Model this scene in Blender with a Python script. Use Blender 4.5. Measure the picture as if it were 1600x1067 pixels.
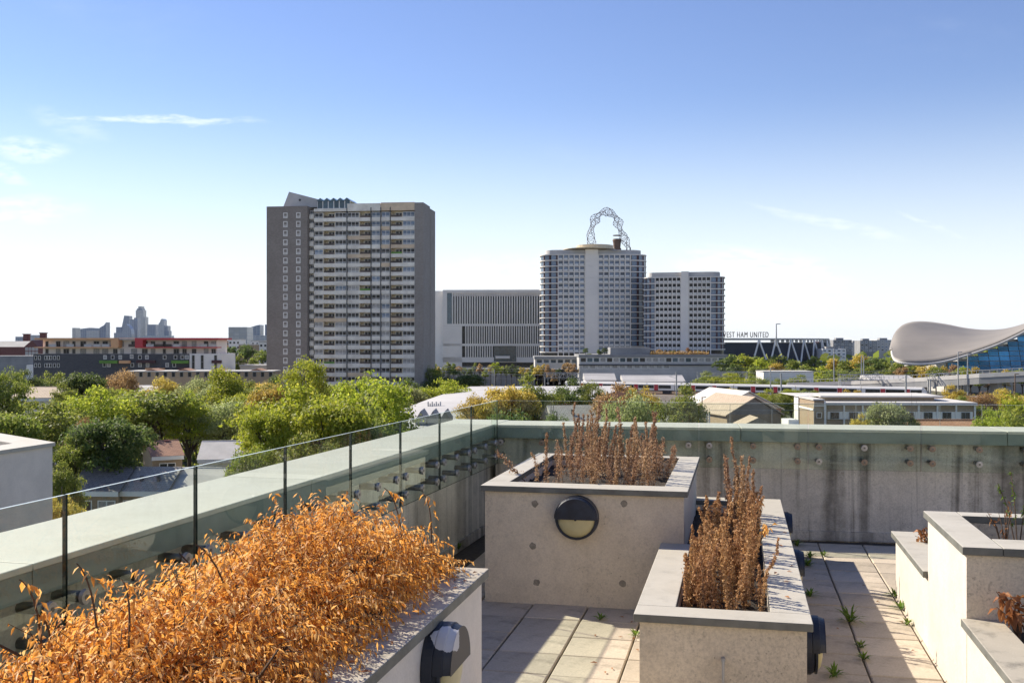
import bpy, math, random
import numpy as np
from mathutils import Vector, Matrix
for o in list(bpy.data.objects): bpy.data.objects.remove(o)
scene = bpy.context.scene
COL = scene.collection
R = math.radians

# ------------------------------------------------------------------ camera, sky, sun, exposure
CAMZ = 22.5          # eye height above the street
FZ = 20.6            # terrace floor level
F = 1600.0           # focal length in photo pixels (photo 1600 wide)
HY = 533.5
cam_d = bpy.data.cameras.new('camera'); cam = bpy.data.objects.new('camera', cam_d); COL.objects.link(cam)
cam.location = (0, 0, CAMZ); cam.rotation_euler = (R(90), 0, 0)
cam_d.sensor_width = 36; cam_d.lens = 36.0; cam_d.clip_start = 0.1; cam_d.clip_end = 40000
scene.camera = cam

SUN_AZ, SUN_EL = -54.0, 36.0      # degrees clockwise from +Y, elevation
sd = Vector((math.sin(R(SUN_AZ))*math.cos(R(SUN_EL)), math.cos(R(SUN_AZ))*math.cos(R(SUN_EL)), math.sin(R(SUN_EL))))
sun_d = bpy.data.lights.new('sun', 'SUN'); sun = bpy.data.objects.new('sun', sun_d); COL.objects.link(sun)
sun_d.energy = 3.3; sun_d.angle = R(0.53); sun_d.color = (1.0, 0.91, 0.77)
sun.rotation_euler = sd.to_track_quat('Z', 'Y').to_euler(); sun.location = (0, 0, 300)

world = bpy.data.worlds.new('World'); scene.world = world; world.use_nodes = True
nt = world.node_tree; nt.nodes.clear()
def wn(t, **k):
    n = nt.nodes.new(t)
    for a, b in k.items(): setattr(n, a, b)
    return n
def wm(op, a, b=None, c=None):
    n = wn('ShaderNodeMath', operation=op)
    for i, x in enumerate((a, b, c)):
        if x is None: continue
        if isinstance(x, (int, float)): n.inputs[i].default_value = x
        else: nt.links.new(x, n.inputs[i])
    return n.outputs[0]
sky = wn('ShaderNodeTexSky'); sky.sky_type = 'NISHITA'; sky.sun_disc = False
sky.sun_elevation = R(SUN_EL); sky.sun_rotation = R(SUN_AZ); sky.altitude = 30
sky.air_density = 1.0; sky.dust_density = 0.0; sky.ozone_density = 3.2
hs = wn('ShaderNodeHueSaturation'); hs.inputs['Hue'].default_value = 0.517; hs.inputs['Saturation'].default_value = 1.08; hs.inputs['Value'].default_value = .86
nt.links.new(sky.outputs[0], hs.inputs['Color'])
tc = wn('ShaderNodeTexCoord'); sep = wn('ShaderNodeSeparateXYZ'); nt.links.new(tc.outputs['Generated'], sep.inputs[0])
dx, dy, dz = sep.outputs
ysafe = wm('MAXIMUM', dy, 0.05)
ex = wm('DIVIDE', dx, ysafe); ez = wm('DIVIDE', dz, ysafe)     # gnomonic coordinates of the northern sky
front = wm('GREATER_THAN', dy, 0.05)
comb = wn('ShaderNodeCombineXYZ'); nt.links.new(ex, comb.inputs[0]); nt.links.new(ez, comb.inputs[1])
def noise(scale, sx, sy, detail=6, rough=.6):
    mp = wn('ShaderNodeMapping'); mp.inputs['Scale'].default_value = (sx, sy, 1)
    nt.links.new(comb.outputs[0], mp.inputs[0])
    n = wn('ShaderNodeTexNoise'); n.inputs['Scale'].default_value = scale; n.inputs['Detail'].default_value = detail; n.inputs['Roughness'].default_value = rough
    nt.links.new(mp.outputs[0], n.inputs[0]); return n.outputs[0]
nz1 = noise(14, 1, 3.0); nz2 = noise(40, 1, 3.2); nz3 = noise(3.0, 1, 2.6)
def smooth(x, a, b):
    n = wn('ShaderNodeMapRange'); n.interpolation_type = 'SMOOTHSTEP'
    nt.links.new(x, n.inputs[0]); n.inputs[1].default_value = a; n.inputs[2].default_value = b
    return n.outputs[0]
warp = wm('MULTIPLY', wm('SUBTRACT', nz1, .5), .02)
ezw = wm('ADD', ez, warp)
cl = None
def add(m):
    global cl
    cl = m if cl is None else wm('MAXIMUM', cl, m)
def wisp(px, py, wx, wy, slope, amp, soft=1.0):
    cx, cz = (px-800)/F, (HY-py)/F
    du = wm('SUBTRACT', ex, cx)
    dv = wm('SUBTRACT', wm('SUBTRACT', ezw, cz), wm('MULTIPLY', du, slope))
    q = wm('ADD', wm('POWER', wm('ABSOLUTE', wm('DIVIDE', du, wx/F)), 2.0), wm('POWER', wm('ABSOLUTE', wm('DIVIDE', dv, wy/F)), 2.0))
    m = wm('SUBTRACT', 1.0, smooth(q, 0.0, 1.6))
    add(wm('MULTIPLY', wm('MULTIPLY', m, smooth(nz2, .30, .66)), amp))
wisp(240, 187, 165, 6, -.03, .6)
wisp(110, 196, 60, 22, -.35, .22)
wisp(45, 233, 60, 18, -.05, .55)
wisp(5, 268, 40, 14, -.4, .5)
wisp(35, 330, 95, 22, .02, .6)
wisp(1190, 430, 130, 40, -.1, .9)
wisp(1300, 350, 120, 9, -.22, .35)
wisp(1455, 350, 50, 5, -.42, .3)
wisp(800, 440, 160, 45, 0, .5)
wisp(150, 470, 190, 30, 0, .35)
add(wm('MULTIPLY', smooth(nz3, .55, .85), .12))
cl = wm('MULTIPLY', cl, front)
veil = wn('ShaderNodeMix', data_type='RGBA'); veil.inputs[7].default_value = (5.3, 5.8, 6.6, 1)      # pale haze low over the horizon, all the way round
nt.links.new(hs.outputs[0], veil.inputs[6]); nt.links.new(wm('MULTIPLY', wm('SUBTRACT', 1.0, smooth(dz, -.02, .24)), .94), veil.inputs[0])
mix = wn('ShaderNodeMix', data_type='RGBA'); nt.links.new(cl, mix.inputs[0]); nt.links.new(veil.outputs[2], mix.inputs[6])
mix.inputs[7].default_value = (5.9, 6.6, 7.3, 1)
tint = wn('ShaderNodeMix', data_type='RGBA', blend_type='MULTIPLY'); tint.inputs[0].default_value = 1; tint.inputs[7].default_value = (1.0, .955, .90, 1)
nt.links.new(mix.outputs[2], tint.inputs[6])
bg = wn('ShaderNodeBackground'); bg.inputs[1].default_value = 0.076
nt.links.new(tint.outputs[2], bg.inputs[0])
wo = wn('ShaderNodeOutputWorld'); nt.links.new(bg.outputs[0], wo.inputs[0])
vs = scene.view_settings
vs.view_transform = 'Standard'; vs.look = 'None'; vs.exposure = 1.36; vs.gamma = 1.0; vs.use_curve_mapping = False
scene.render.resolution_x = 1024; scene.render.resolution_y = 682
scene.cycles.max_bounces = 8; scene.cycles.transparent_max_bounces = 16

# ------------------------------------------------------------------ helpers
def at(px, py, d):
    return Vector(((px-800)/F*d, d, CAMZ-(py-HY)/F*d))
def X(px, d): return (px-800)/F*d
def Zp(py, d): return CAMZ-(py-HY)/F*d
TH = math.atan(355/1600); CT, ST = math.cos(TH), math.sin(TH)
def T(u, v, z=0): return Vector((CT*u+ST*v, -ST*u+CT*v, FZ+z))
def G(px, py, z=0):
    d = F*(1.9-z)/(py-HY); x = (px-800)/F*d
    return CT*x-ST*d, ST*x+CT*d

class MB:
    """collects faces, then becomes ONE mesh object"""
    def __init__(s): s.v = []; s.f = []; s.m = []
    def add(s, vs, fs, mi=0):
        b = len(s.v); s.v += [tuple(p) for p in vs]; s.f += [tuple(b+i for i in f) for f in fs]
        s.m += [mi]*len(fs) if isinstance(mi, int) else list(mi); return s
    def box(s, x0, x1, y0, y1, z0, z1, mi=0, sides=None):
        vs = [(x0,y0,z0),(x1,y0,z0),(x1,y1,z0),(x0,y1,z0),(x0,y0,z1),(x1,y0,z1),(x1,y1,z1),(x0,y1,z1)]
        fs = [(3,2,1,0),(4,5,6,7),(0,1,5,4),(1,2,6,5),(2,3,7,6),(3,0,4,7)]   # bottom top front right back left
        return s.add(vs, fs, sides if sides else mi)
    def prism(s, poly, z0, z1, mi=0):
        n = len(poly)
        vs = [(x,y,z0) for x,y in poly]+[(x,y,z1) for x,y in poly]
        fs = [tuple(range(n-1,-1,-1)), tuple(range(n,2*n))]+[(i,(i+1)%n,n+(i+1)%n,n+i) for i in range(n)]
        return s.add(vs, fs, mi)
    def prism_y(s, poly, y0, y1, mi=0):            # polygon in x,z pushed along y
        n = len(poly)
        vs = [(x,y0,z) for x,z in poly]+[(x,y1,z) for x,z in poly]
        fs = [tuple(range(n)), tuple(range(2*n-1,n-1,-1))]+[(i,n+i,n+(i+1)%n,(i+1)%n) for i in range(n)]
        return s.add(vs, fs, mi)
    def prism_x(s, poly, x0, x1, mi=0):            # polygon in y,z pushed along x
        n = len(poly)
        vs = [(x0,y,z) for y,z in poly]+[(x1,y,z) for y,z in poly]
        fs = [tuple(range(n-1,-1,-1)), tuple(range(n,2*n))]+[(i,(i+1)%n,n+(i+1)%n,n+i) for i in range(n)]
        return s.add(vs, fs, mi)
    def tube(s, p0, p1, r0, r1=None, n=8, mi=0, caps=True):
        r1 = r0 if r1 is None else r1
        p0, p1 = Vector(p0), Vector(p1); d = (p1-p0)
        if d.length < 1e-9: return s
        d.normalize(); a = d.orthogonal().normalized(); b = d.cross(a)
        vs = []
        for p, r in ((p0,r0),(p1,r1)):
            for i in range(n):
                t = 2*math.pi*i/n; vs.append(p+(a*math.cos(t)+b*math.sin(t))*r)
        fs = [(i,(i+1)%n,n+(i+1)%n,n+i) for i in range(n)]
        if caps: fs += [tuple(range(n-1,-1,-1)), tuple(range(n,2*n))]
        return s.add(vs, fs, mi)
    def path(s, pts, rads, n=6, mi=0):
        for i in range(len(pts)-1): s.tube(pts[i], pts[i+1], rads[i], rads[i+1], n, mi, caps=(i in (0, len(pts)-2)))
        return s
    def mesh(s, name, mats, smooth=False):
        me = bpy.data.meshes.new(name); me.from_pydata(s.v, [], s.f)
        for m in (mats if isinstance(mats, (list, tuple)) else [mats]): me.materials.append(m)
        me.polygons.foreach_set('material_index', s.m)
        if smooth: me.polygons.foreach_set('use_smooth', [True]*len(s.f))
        me.update(); return me
    def build(s, name, mats, parent=None, loc=None, smooth=False, bevel=0):
        o = bpy.data.objects.new(name, s.mesh(name, mats, smooth)); COL.objects.link(o)
        if parent: o.parent = parent
        if loc is not None: o.location = loc
        if bevel:
            b = o.modifiers.new('bevel', 'BEVEL'); b.width = bevel; b.segments = 2; b.limit_method = 'ANGLE'
        return o
def inst(me, name, parent=None, loc=(0,0,0), rz=0, sc=None, rot=None, mat=None):
    o = bpy.data.objects.new(name, me); COL.objects.link(o); o.parent = parent; o.location = loc
    o.rotation_euler = rot if rot else (0,0,rz)
    if sc is not None: o.scale = sc if hasattr(sc, '__len__') else (sc,sc,sc)
    if mat:
        o.material_slots[0].link = 'OBJECT'; o.material_slots[0].material = mat
    return o
def tag(o, label, cat, group=None):
    o['label'] = label; o['category'] = cat
    if group: o['group'] = group
    return o
def struct(o): o['kind'] = 'structure'; return o
def stuff(o): o['kind'] = 'stuff'; return o
def thing(name, label, cat, loc=(0,0,0), rz=0, group=None):
    o = bpy.data.objects.new(name, None); COL.objects.link(o); o.location = loc; o.rotation_euler = (0,0,rz)
    o.empty_display_size = .2
    return tag(o, label, cat, group)
def tthing(name, label, cat, u=0, v=0, z=0, group=None, rz=0): return thing(name, label, cat, T(u,v,z), -TH+rz, group)
def np_mesh(name, V, Fq, mats, midx=None):
    """fast mesh from numpy arrays; Fq is M x k (same k)"""
    me = bpy.data.meshes.new(name); V = np.asarray(V, np.float32); Fq = np.asarray(Fq, np.int32); k = Fq.shape[1]
    me.vertices.add(len(V)); me.vertices.foreach_set('co', V.ravel())
    me.loops.add(Fq.size); me.loops.foreach_set('vertex_index', Fq.ravel())
    me.polygons.add(len(Fq)); me.polygons.foreach_set('loop_start', np.arange(0, Fq.size, k, dtype=np.int32))
    for m in (mats if isinstance(mats, (list, tuple)) else [mats]): me.materials.append(m)
    if midx is not None: me.polygons.foreach_set('material_index', np.asarray(midx, np.int32))
    me.update(calc_edges=True); me.validate(); return me

# ------------------------------------------------------------------ materials
class NT:
    def __init__(s, name):
        s.m = bpy.data.materials.new(name); s.m.use_nodes = True; s.t = s.m.node_tree; s.t.nodes.clear()
        s.out = s.n('ShaderNodeOutputMaterial'); s.tc = s.n('ShaderNodeTexCoord'); s.geo = s.n('ShaderNodeNewGeometry')
    def n(s, t, **k):
        n = s.t.nodes.new(t)
        for a, b in k.items(): setattr(n, a, b)
        return n
    def l(s, a, b): s.t.links.new(a, b)
    def mapping(s, scale=(1,1,1), co='Object', rot=(0,0,0), loc=(0,0,0)):
        mp = s.n('ShaderNodeMapping'); mp.inputs['Scale'].default_value = scale; mp.inputs['Rotation'].default_value = rot; mp.inputs['Location'].default_value = loc
        s.l(s.tc.outputs[co] if co != 'World' else s.geo.outputs['Position'], mp.inputs[0]); return mp.outputs[0]
    def noise(s, scale, detail=5, rough=.55, vec=None, sx=(1,1,1), co='Object'):
        n = s.n('ShaderNodeTexNoise'); n.inputs['Scale'].default_value = scale; n.inputs['Detail'].default_value = detail; n.inputs['Roughness'].default_value = rough
        s.l(vec if vec else s.mapping(sx, co), n.inputs['Vector']); return n.outputs[0]
    def ramp(s, x, stops):
        r = s.n('ShaderNodeValToRGB'); s.l(x, r.inputs[0]); e = r.color_ramp.elements
        while len(e) < len(stops): e.new(.5)
        for i, (p, c) in enumerate(stops): e[i].position = p; e[i].color = (*c, 1) if hasattr(c, '__len__') else (c,c,c,1)
        return r.outputs[0]
    def mix(s, f, a, b, mode='MIX'):
        n = s.n('ShaderNodeMix', data_type='RGBA', blend_type=mode); n.clamp_factor = True
        for i, x in ((0,f),(6,a),(7,b)):
            if isinstance(x, (int,float)): n.inputs[i].default_value = x
            elif isinstance(x, tuple): n.inputs[i].default_value = (*x, 1)
            else: s.l(x, n.inputs[i])
        return n.outputs[2]
    def math(s, op, a, b=None):
        n = s.n('ShaderNodeMath', operation=op)
        for i, x in enumerate((a,b)):
            if x is None: continue
            if isinstance(x, (int,float)): n.inputs[i].default_value = x
            else: s.l(x, n.inputs[i])
        return n.outputs[0]
    def mr(s, x, a, b, c=0, d=1):
        n = s.n('ShaderNodeMapRange'); s.l(x, n.inputs[0])
        for i, v in enumerate((a,b,c,d)): n.inputs[i+1].default_value = v
        return n.outputs[0]
    def bump(s, h, strength=.3, dist=.01):
        b = s.n('ShaderNodeBump'); b.inputs['Strength'].default_value = strength; b.inputs['Distance'].default_value = dist
        s.l(h, b.inputs['Height']); return b.outputs[0]
    def bsdf(s, col, rough=.7, metal=0, normal=None, spec=None):
        p = s.n('ShaderNodeBsdfPrincipled')
        if isinstance(col, tuple): p.inputs['Base Color'].default_value = (*col, 1)
        else: s.l(col, p.inputs['Base Color'])
        if isinstance(rough, (int,float)): p.inputs['Roughness'].default_value = rough
        else: s.l(rough, p.inputs['Roughness'])
        p.inputs['Metallic'].default_value = metal
        if spec is not None: p.inputs['Specular IOR Level'].default_value = spec
        if normal: s.l(normal, p.inputs['Normal'])
        s.p = p; return p
    def done(s, sh=None): s.l(sh if sh else s.p.outputs[0], s.out.inputs[0]); return s.m
def plain(name, c, rough=.7, var=.15, scale=2.0, metal=0, spec=None, rnd=0.0, bump=0.0):
    t = NT(name); k = t.noise(scale, 6, .6)
    lo = tuple(x*(1-var) for x in c); hi = tuple(min(1, x*(1+var)) for x in c)
    col = t.ramp(k, [(.3, lo), (.7, hi)])
    if rnd:
        oi = t.n('ShaderNodeObjectInfo'); v = t.mr(oi.outputs['Random'], 0, 1, 1-rnd, 1+rnd)
        hsv = t.n('ShaderNodeHueSaturation'); t.l(v, hsv.inputs['Value']); t.l(col, hsv.inputs['Color']); col = hsv.outputs[0]
    nm = t.bump(t.noise(scale*12, 4, .6), bump, .01) if bump else None
    t.bsdf(col, rough, metal, nm, spec); return t.done()
def concrete(name, base, dark, grain=.25, streak=0.0, pits=True, mottle=.35):
    t = NT(name)
    big = t.noise(1.1, 6, .65); mid = t.noise(6, 8, .7); fine = t.noise(75, 4, .7); sp = t.noise(34, 5, .75)
    c = t.mix(t.mr(big, .38, .64), base, tuple(x*.80 for x in base))
    c = t.mix(t.mr(mid, .47, .68, 0, .55), c, dark)
    c = t.mix(t.math('MULTIPLY', t.mr(sp, .52, .64), t.mr(t.noise(1.9, 4, .6), .40, .62, .15*mottle, mottle)), c, tuple(x*.30 for x in base))
    c = t.mix(t.mr(fine, .40, .66, 0, grain), c, tuple(x*.5 for x in base))
    c = t.mix(t.mr(fine, .60, .42, 0, grain*.5), c, tuple(min(.9, x*1.25) for x in base))
    if streak:
        for sc, lo, hi, k in (((1.15,1.15,.05),.50,.62,.9),((3.4,3.4,.12),.53,.63,.85),((9,9,.25),.55,.66,.6)):
            st = t.noise(1.5, 4, .6, t.mapping(sc))
            edge = t.math('MULTIPLY', t.mr(st, lo, hi, 0, streak*k), t.mr(mid, .25, .6, .55, 1.0))
            c = t.mix(edge, c, (.062,.055,.042))
    h = t.math('ADD', fine, t.math('MULTIPLY', mid, 1.2))
    if pits:
        vo = t.n('ShaderNodeTexVoronoi'); vo.inputs['Scale'].default_value = 26; t.l(t.mapping(), vo.inputs['Vector'])
        c = t.mix(t.math('MULTIPLY', t.mr(vo.outputs['Distance'], .05, .16, 1, 0), t.mr(t.noise(3, 3), .5, .62, 0, .75)), c, tuple(x*.28 for x in base))
    t.bsdf(c, .9, 0, t.bump(h, .45, .005)); return t.done()
M = {}
M['concrete'] = concrete('raw_concrete', (.76,.65,.50), (.54,.455,.345), .22)
M['concrete_mottled'] = concrete('mottled_concrete', (.73,.635,.49), (.48,.41,.31), .32, 0, True, .8)
M['concrete_dirty'] = concrete('stained_concrete', (.66,.605,.515), (.36,.325,.265), .35, .78, True, .6)
M['concrete_left'] = concrete('pale_stained_concrete', (.74,.69,.58), (.5,.47,.385), .3, .5)
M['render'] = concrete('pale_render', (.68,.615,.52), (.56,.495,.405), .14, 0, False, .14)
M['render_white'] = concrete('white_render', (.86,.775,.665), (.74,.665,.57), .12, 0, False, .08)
def coping(name, c, smear):
    t = NT(name); k = t.noise(2.3, 7, .65); s2 = t.noise(6, 8, .7)
    col = t.mix(t.mr(k, .4, .7, 0, .55), c, tuple(x*.72 for x in c))
    col = t.mix(t.mr(s2, .53, .72, 0, smear), col, (.10,.095,.075))
    col = t.mix(t.mr(t.noise(220, 2, .6), .62, .72, 0, .35), col, (.75,.75,.72))
    t.bsdf(col, t.mr(k, .3, .7, .5, .7), 0.0, t.bump(t.noise(5, 4), .12, .01)); return t.done()
M['coping'] = coping('zinc_coping', (.50,.465,.39), .25)
M['coping_dirty'] = coping('stained_coping', (.44,.395,.315), .85)
M['coping_parapet'] = coping('parapet_coping', (.54,.52,.445), .06)
M['fascia'] = plain('green_grey_fascia', (.20,.235,.21), .55, .2, 3)
M['fascia_edge'] = plain('coping_edge', (.15,.15,.13), .6, .3, 8)
t = NT('paving_slab'); big = t.noise(2.2, 6, .65); fine = t.noise(70, 4, .7); oi = t.n('ShaderNodeObjectInfo')
c = t.mix(t.mr(big, .38, .68), (.56,.475,.365), (.42,.355,.27)); c = t.mix(t.mr(fine, .35, .7, 0, .3), c, (.17,.145,.115))
c = t.mix(t.mr(t.noise(3.2, 8, .72), .50, .66, 0, .7), c, (.19,.165,.125))
hsv = t.n('ShaderNodeHueSaturation'); t.l(t.mr(oi.outputs['Random'], 0, 1, .84, 1.12), hsv.inputs['Value']); t.l(c, hsv.inputs['Color'])
t.bsdf(hsv.outputs[0], .85, 0, t.bump(fine, .25, .003)); M['tile'] = t.done()
M['joint'] = plain('dirt_joint', (.07,.06,.045), .95, .4, 20)
M['soil'] = plain('dark_soil', (.045,.035,.026), .95, .5, 25, bump=.8)
M['tie'] = plain('filled_tie_hole', (.27,.235,.185), .9, .3, 30)
M['navy_wall'] = plain('navy_stadium_wrap', (.028,.038,.058), .8, .2, .05)
M['navy'] = plain('navy_lamp_paint', (.018,.024,.040), .42, .5, 9)
t = NT('chipped_navy_paint'); k = t.noise(14, 4, .6)
sx = t.n('ShaderNodeSeparateXYZ'); t.l(t.tc.outputs['Object'], sx.inputs[0])
dd = t.n('ShaderNodeVectorMath', operation='DISTANCE'); t.l(t.tc.outputs['Object'], dd.inputs[0]); dd.inputs[1].default_value = (-.075, -.085, .115)
msk = t.math('LESS_THAN', t.math('ADD', dd.outputs['Value'], t.math('MULTIPLY', k, .07)), .098)
t.bsdf(t.mix(msk, (.020,.027,.043), (.55,.55,.57)), .5); M['navy_chipped'] = t.done()
M['lamp_cream'] = plain('lamp_diffuser', (.50,.44,.24), .4, .15, 5)
M['steel_dark'] = plain('dark_steel', (.15,.145,.135), .35, .3, 20, .7)
M['steel_cap'] = plain('steel_cap', (.42,.41,.40), .35, .3, 30, .6)
M['cap_brown'] = plain('rusty_cap', (.30,.22,.15), .5, .3, 30, .3)
t = NT('balustrade_glass')
tr = t.n('ShaderNodeBsdfTransparent'); tr.inputs[0].default_value = (.915,.955,.925,1)
gl = t.n('ShaderNodeBsdfGlossy'); gl.inputs['Roughness'].default_value = .01; gl.inputs[0].default_value = (.95,1,.97,1)
fr = t.n('ShaderNodeFresnel'); fr.inputs[0].default_value = 1.45
df = t.n('ShaderNodeBsdfDiffuse'); df.inputs[0].default_value = (.55,.6,.55,1)
m0 = t.n('ShaderNodeMixShader'); t.l(t.mr(t.noise(7, 6, .7), .45, .8, .0, .06), m0.inputs[0]); t.l(tr.outputs[0], m0.inputs[1]); t.l(df.outputs[0], m0.inputs[2])
ms = t.n('ShaderNodeMixShader'); t.l(t.math('MULTIPLY', fr.outputs[0], t.math('SUBTRACT', 1.0, t.geo.outputs['Backfacing'])), ms.inputs[0]); t.l(m0.outputs[0], ms.inputs[1]); t.l(gl.outputs[0], ms.inputs[2])
M['glass'] = t.done(ms.outputs[0])
M['glass_edge'] = plain('glass_edge', (.02,.035,.03), .2, .2, 3)
M['glass_top'] = plain('glass_top_edge', (.50,.56,.52), .25, .1, 3)
def pane(name, c, rough=.12, var=.5, spec=.6, scale=1.2):
    t = NT(name); oi = t.n('ShaderNodeObjectInfo'); v = t.mr(oi.outputs['Random'], 0, 1, 1-var, 1+var)
    h = t.n('ShaderNodeHueSaturation'); t.l(v, h.inputs['Value']); t.l(t.mix(t.mr(t.noise(scale, 3), .4, .65), c, tuple(x*.55 for x in c)), h.inputs['Color'])
    t.bsdf(h.outputs[0], rough, 0, None, spec); return t.done()
M['pane_dark'] = pane('dark_window_glass', (.05,.048,.044), .25, .6, .3)
M['pane_blue'] = pane('sky_blue_window_glass', (.20,.26,.34), .15, .35, .4)
M['pane_curtain'] = pane('curtained_window', (.42,.40,.37), .3, .25)
M['pane_teal'] = pane('teal_glass', (.05,.10,.13), .08, .4)
M['pane_pool'] = pane('blue_pool_glazing', (.10,.45,.85), .08, .6, .7, .05)
M['white_frame'] = plain('white_frame', (.84,.81,.75), .5, .1, .5)
M['spandrel'] = plain('weathered_spandrel', (.84,.775,.67), .75, .22, .35)
M['spandrel_tan'] = plain('tan_spandrel', (.70,.55,.38), .75, .2, .35)
M['cream_cheek'] = plain('cream_wall', (.62,.53,.37), .8, .15, .5)
M['brown_panel'] = plain('brown_balcony_panel', (.10,.075,.06), .7, .3, .6, rnd=.4)
M['grey_dark'] = plain('dark_grey', (.06,.062,.066), .7, .3, .3)
M['grey_mid'] = plain('mid_grey', (.26,.26,.26), .7, .2, .2)
M['grey_light'] = plain('light_grey', (.52,.50,.47), .7, .15, .2)
M['white'] = plain('white_cladding', (.84,.81,.76), .6, .08, .05)
M['warm_white'] = plain('pale_stone_cladding', (.82,.76,.68), .7, .08, .06)
M['maroon'] = plain('maroon_panel', (.075,.028,.032), .6, .2, .3)
M['red'] = plain('red_panel', (.55,.05,.06), .5, .12, .3)
M['orange'] = plain('peach_orange_panel', (.72,.40,.20), .6, .1, .3)
M['green_panel'] = plain('green_balcony', (.13,.28,.04), .6, .3, .6)
M['asphalt'] = plain('asphalt', (.06,.06,.062), .9, .25, .2)
M['ballast'] = plain('track_ballast', (.19,.165,.14), .95, .35, 1.5)
M['rust'] = plain('rusty_brown', (.16,.10,.065), .8, .3, 1)
M['galv'] = plain('galvanised_steel', (.40,.40,.39), .5, .15, 1, .4)
M['roof_pale'] = plain('pale_roof_sheet', (.46,.445,.43), .7, .10, .12)
M['roof_felt'] = plain('grey_felt_roof', (.52,.50,.465), .85, .15, .5)
M['roof_white'] = plain('white_roof', (.58,.555,.51), .7, .12, .4)
def brick(name, c1, c2, mortar, scale=1.0, w=.225, h=.075, jit=.5):
    t = NT(name); b = t.n('ShaderNodeTexBrick')
    b.inputs['Scale'].default_value = 1; b.inputs['Brick Width'].default_value = w*scale; b.inputs['Row Height'].default_value = h*scale; b.inputs['Mortar Size'].default_value = .010*scale
    b.inputs['Color1'].default_value = (*c1,1); b.inputs['Color2'].default_value = (*c2,1); b.inputs['Mortar'].default_value = (*mortar,1)
    sp = t.n('ShaderNodeSeparateXYZ'); t.l(t.tc.outputs['Object'], sp.inputs[0])
    cb = t.n('ShaderNodeCombineXYZ'); t.l(t.math('ADD', sp.outputs[0], sp.outputs[1]), cb.inputs[0]); t.l(sp.outputs[2], cb.inputs[1]); t.l(cb.outputs[0], b.inputs['Vector'])
    c = t.mix(t.mr(t.noise(.25, 5, .6), .35, .7, 0, .35), b.outputs[0], tuple(x*.6 for x in c1))
    c = t.mix(t.mr(t.noise(2.2, 6, .75), .35, .7, 0, .5), c, c2)
    t.bsdf(c, .9); return t.done()
M['brick_grey'] = brick('grey_brown_brick', (.24,.20,.17), (.34,.295,.255), (.28,.25,.22), 2.5)
M['brick_end'] = brick('grey_end_brick', (.27,.24,.21), (.36,.33,.295), (.28,.26,.24), 2.5)
M['brick_black'] = brick('charcoal_brick', (.08,.083,.09), (.12,.122,.13), (.06,.06,.065), 3)
M['brick_yellow'] = brick('stock_brick', (.42,.30,.175), (.30,.205,.12), (.40,.36,.29), 1.6)
M['brick_buff'] = brick('buff_brick', (.52,.37,.24), (.42,.29,.18), (.5,.42,.32), 2)
M['brick_red'] = brick('red_brick', (.22,.062,.055), (.16,.045,.04), (.25,.18,.15), 3)
M['brick_orange'] = brick('orange_brick', (.48,.23,.11), (.40,.175,.085), (.35,.28,.2), 2)
def shingle(name, c1, c2, w=.35, h=.25, ax=(0,1)):
    t = NT(name); b = t.n('ShaderNodeTexBrick')
    b.inputs['Scale'].default_value = 1; b.inputs['Brick Width'].default_value = w; b.inputs['Row Height'].default_value = h; b.inputs['Mortar Size'].default_value = .022
    b.inputs['Color1'].default_value = (*c1,1); b.inputs['Color2'].default_value = (*c2,1); b.inputs['Mortar'].default_value = (*tuple(x*.45 for x in c1),1)
    t.l(t.mapping(), b.inputs['Vector'])
    c = t.mix(t.mr(t.noise(1.2, 6, .7), .4, .7, 0, .5), b.outputs[0], tuple(x*.65 for x in c2))
    t.bsdf(c, .85); return t.done()
M['tile_slate'] = shingle('slate_tiles', (.23,.215,.205), (.18,.165,.155), .5, .35)
M['tile_grey'] = shingle('worn_grey_tiles', (.44,.415,.375), (.36,.335,.30), .5, .35)
M['tile_brown'] = shingle('brown_roof_tiles', (.42,.225,.14), (.34,.18,.11), .5, .35)
M['tile_sand'] = shingle('sandy_roof_tiles', (.52,.415,.30), (.45,.35,.25), .6, .45)
M['tile_orange'] = shingle('orange_roof_tiles', (.46,.24,.13), (.38,.19,.10), .5, .4)
def leafmat(name, a, b, c, trans=.35, rough=.55, spec=.3):
    """random colour per leaf, light passing through"""
    t = NT(name); oi = t.n('ShaderNodeObjectInfo')
    col = t.ramp(t.geo.outputs['Random Per Island'], [(0, a), (.55, b), (1, c)])
    col = t.mix(t.mr(t.noise(1.7, 3, .5), .4, .65, 0, .3), col, tuple(x*.8 for x in a))
    hsv = t.n('ShaderNodeHueSaturation'); t.l(t.mr(oi.outputs['Random'], 0, 1, .85, 1.15), hsv.inputs['Value']); t.l(t.mr(oi.outputs['Random'], 0, 1, .492, .508), hsv.inputs['Hue']); t.l(col, hsv.inputs['Color'])
    t.bsdf(hsv.outputs[0], rough, 0, None, spec)
    tl = t.n('ShaderNodeBsdfTranslucent'); t.l(hsv.outputs[0], tl.inputs[0])
    ms = t.n('ShaderNodeMixShader'); ms.inputs[0].default_value = trans; t.l(t.p.outputs[0], ms.inputs[1]); t.l(tl.outputs[0], ms.inputs[2])
    return t.done(ms.outputs[0])
M['leaf_bright'] = leafmat('bright_leaves', (.26,.32,.028), (.38,.43,.04), (.60,.57,.09), .55)
M['leaf_mid'] = leafmat('mid_green_leaves', (.165,.215,.036), (.25,.295,.05), (.42,.41,.10), .55)
M['leaf_dark'] = leafmat('dark_green_leaves', (.08,.13,.034), (.135,.19,.046), (.25,.28,.085), .55)
M['leaf_yellow'] = leafmat('yellowing_leaves', (.40,.33,.05), (.60,.47,.09), (.78,.58,.16), .55)
M['leaf_bronze'] = leafmat('bronze_leaves', (.30,.185,.08), (.46,.30,.13), (.62,.43,.22), .55)
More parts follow.
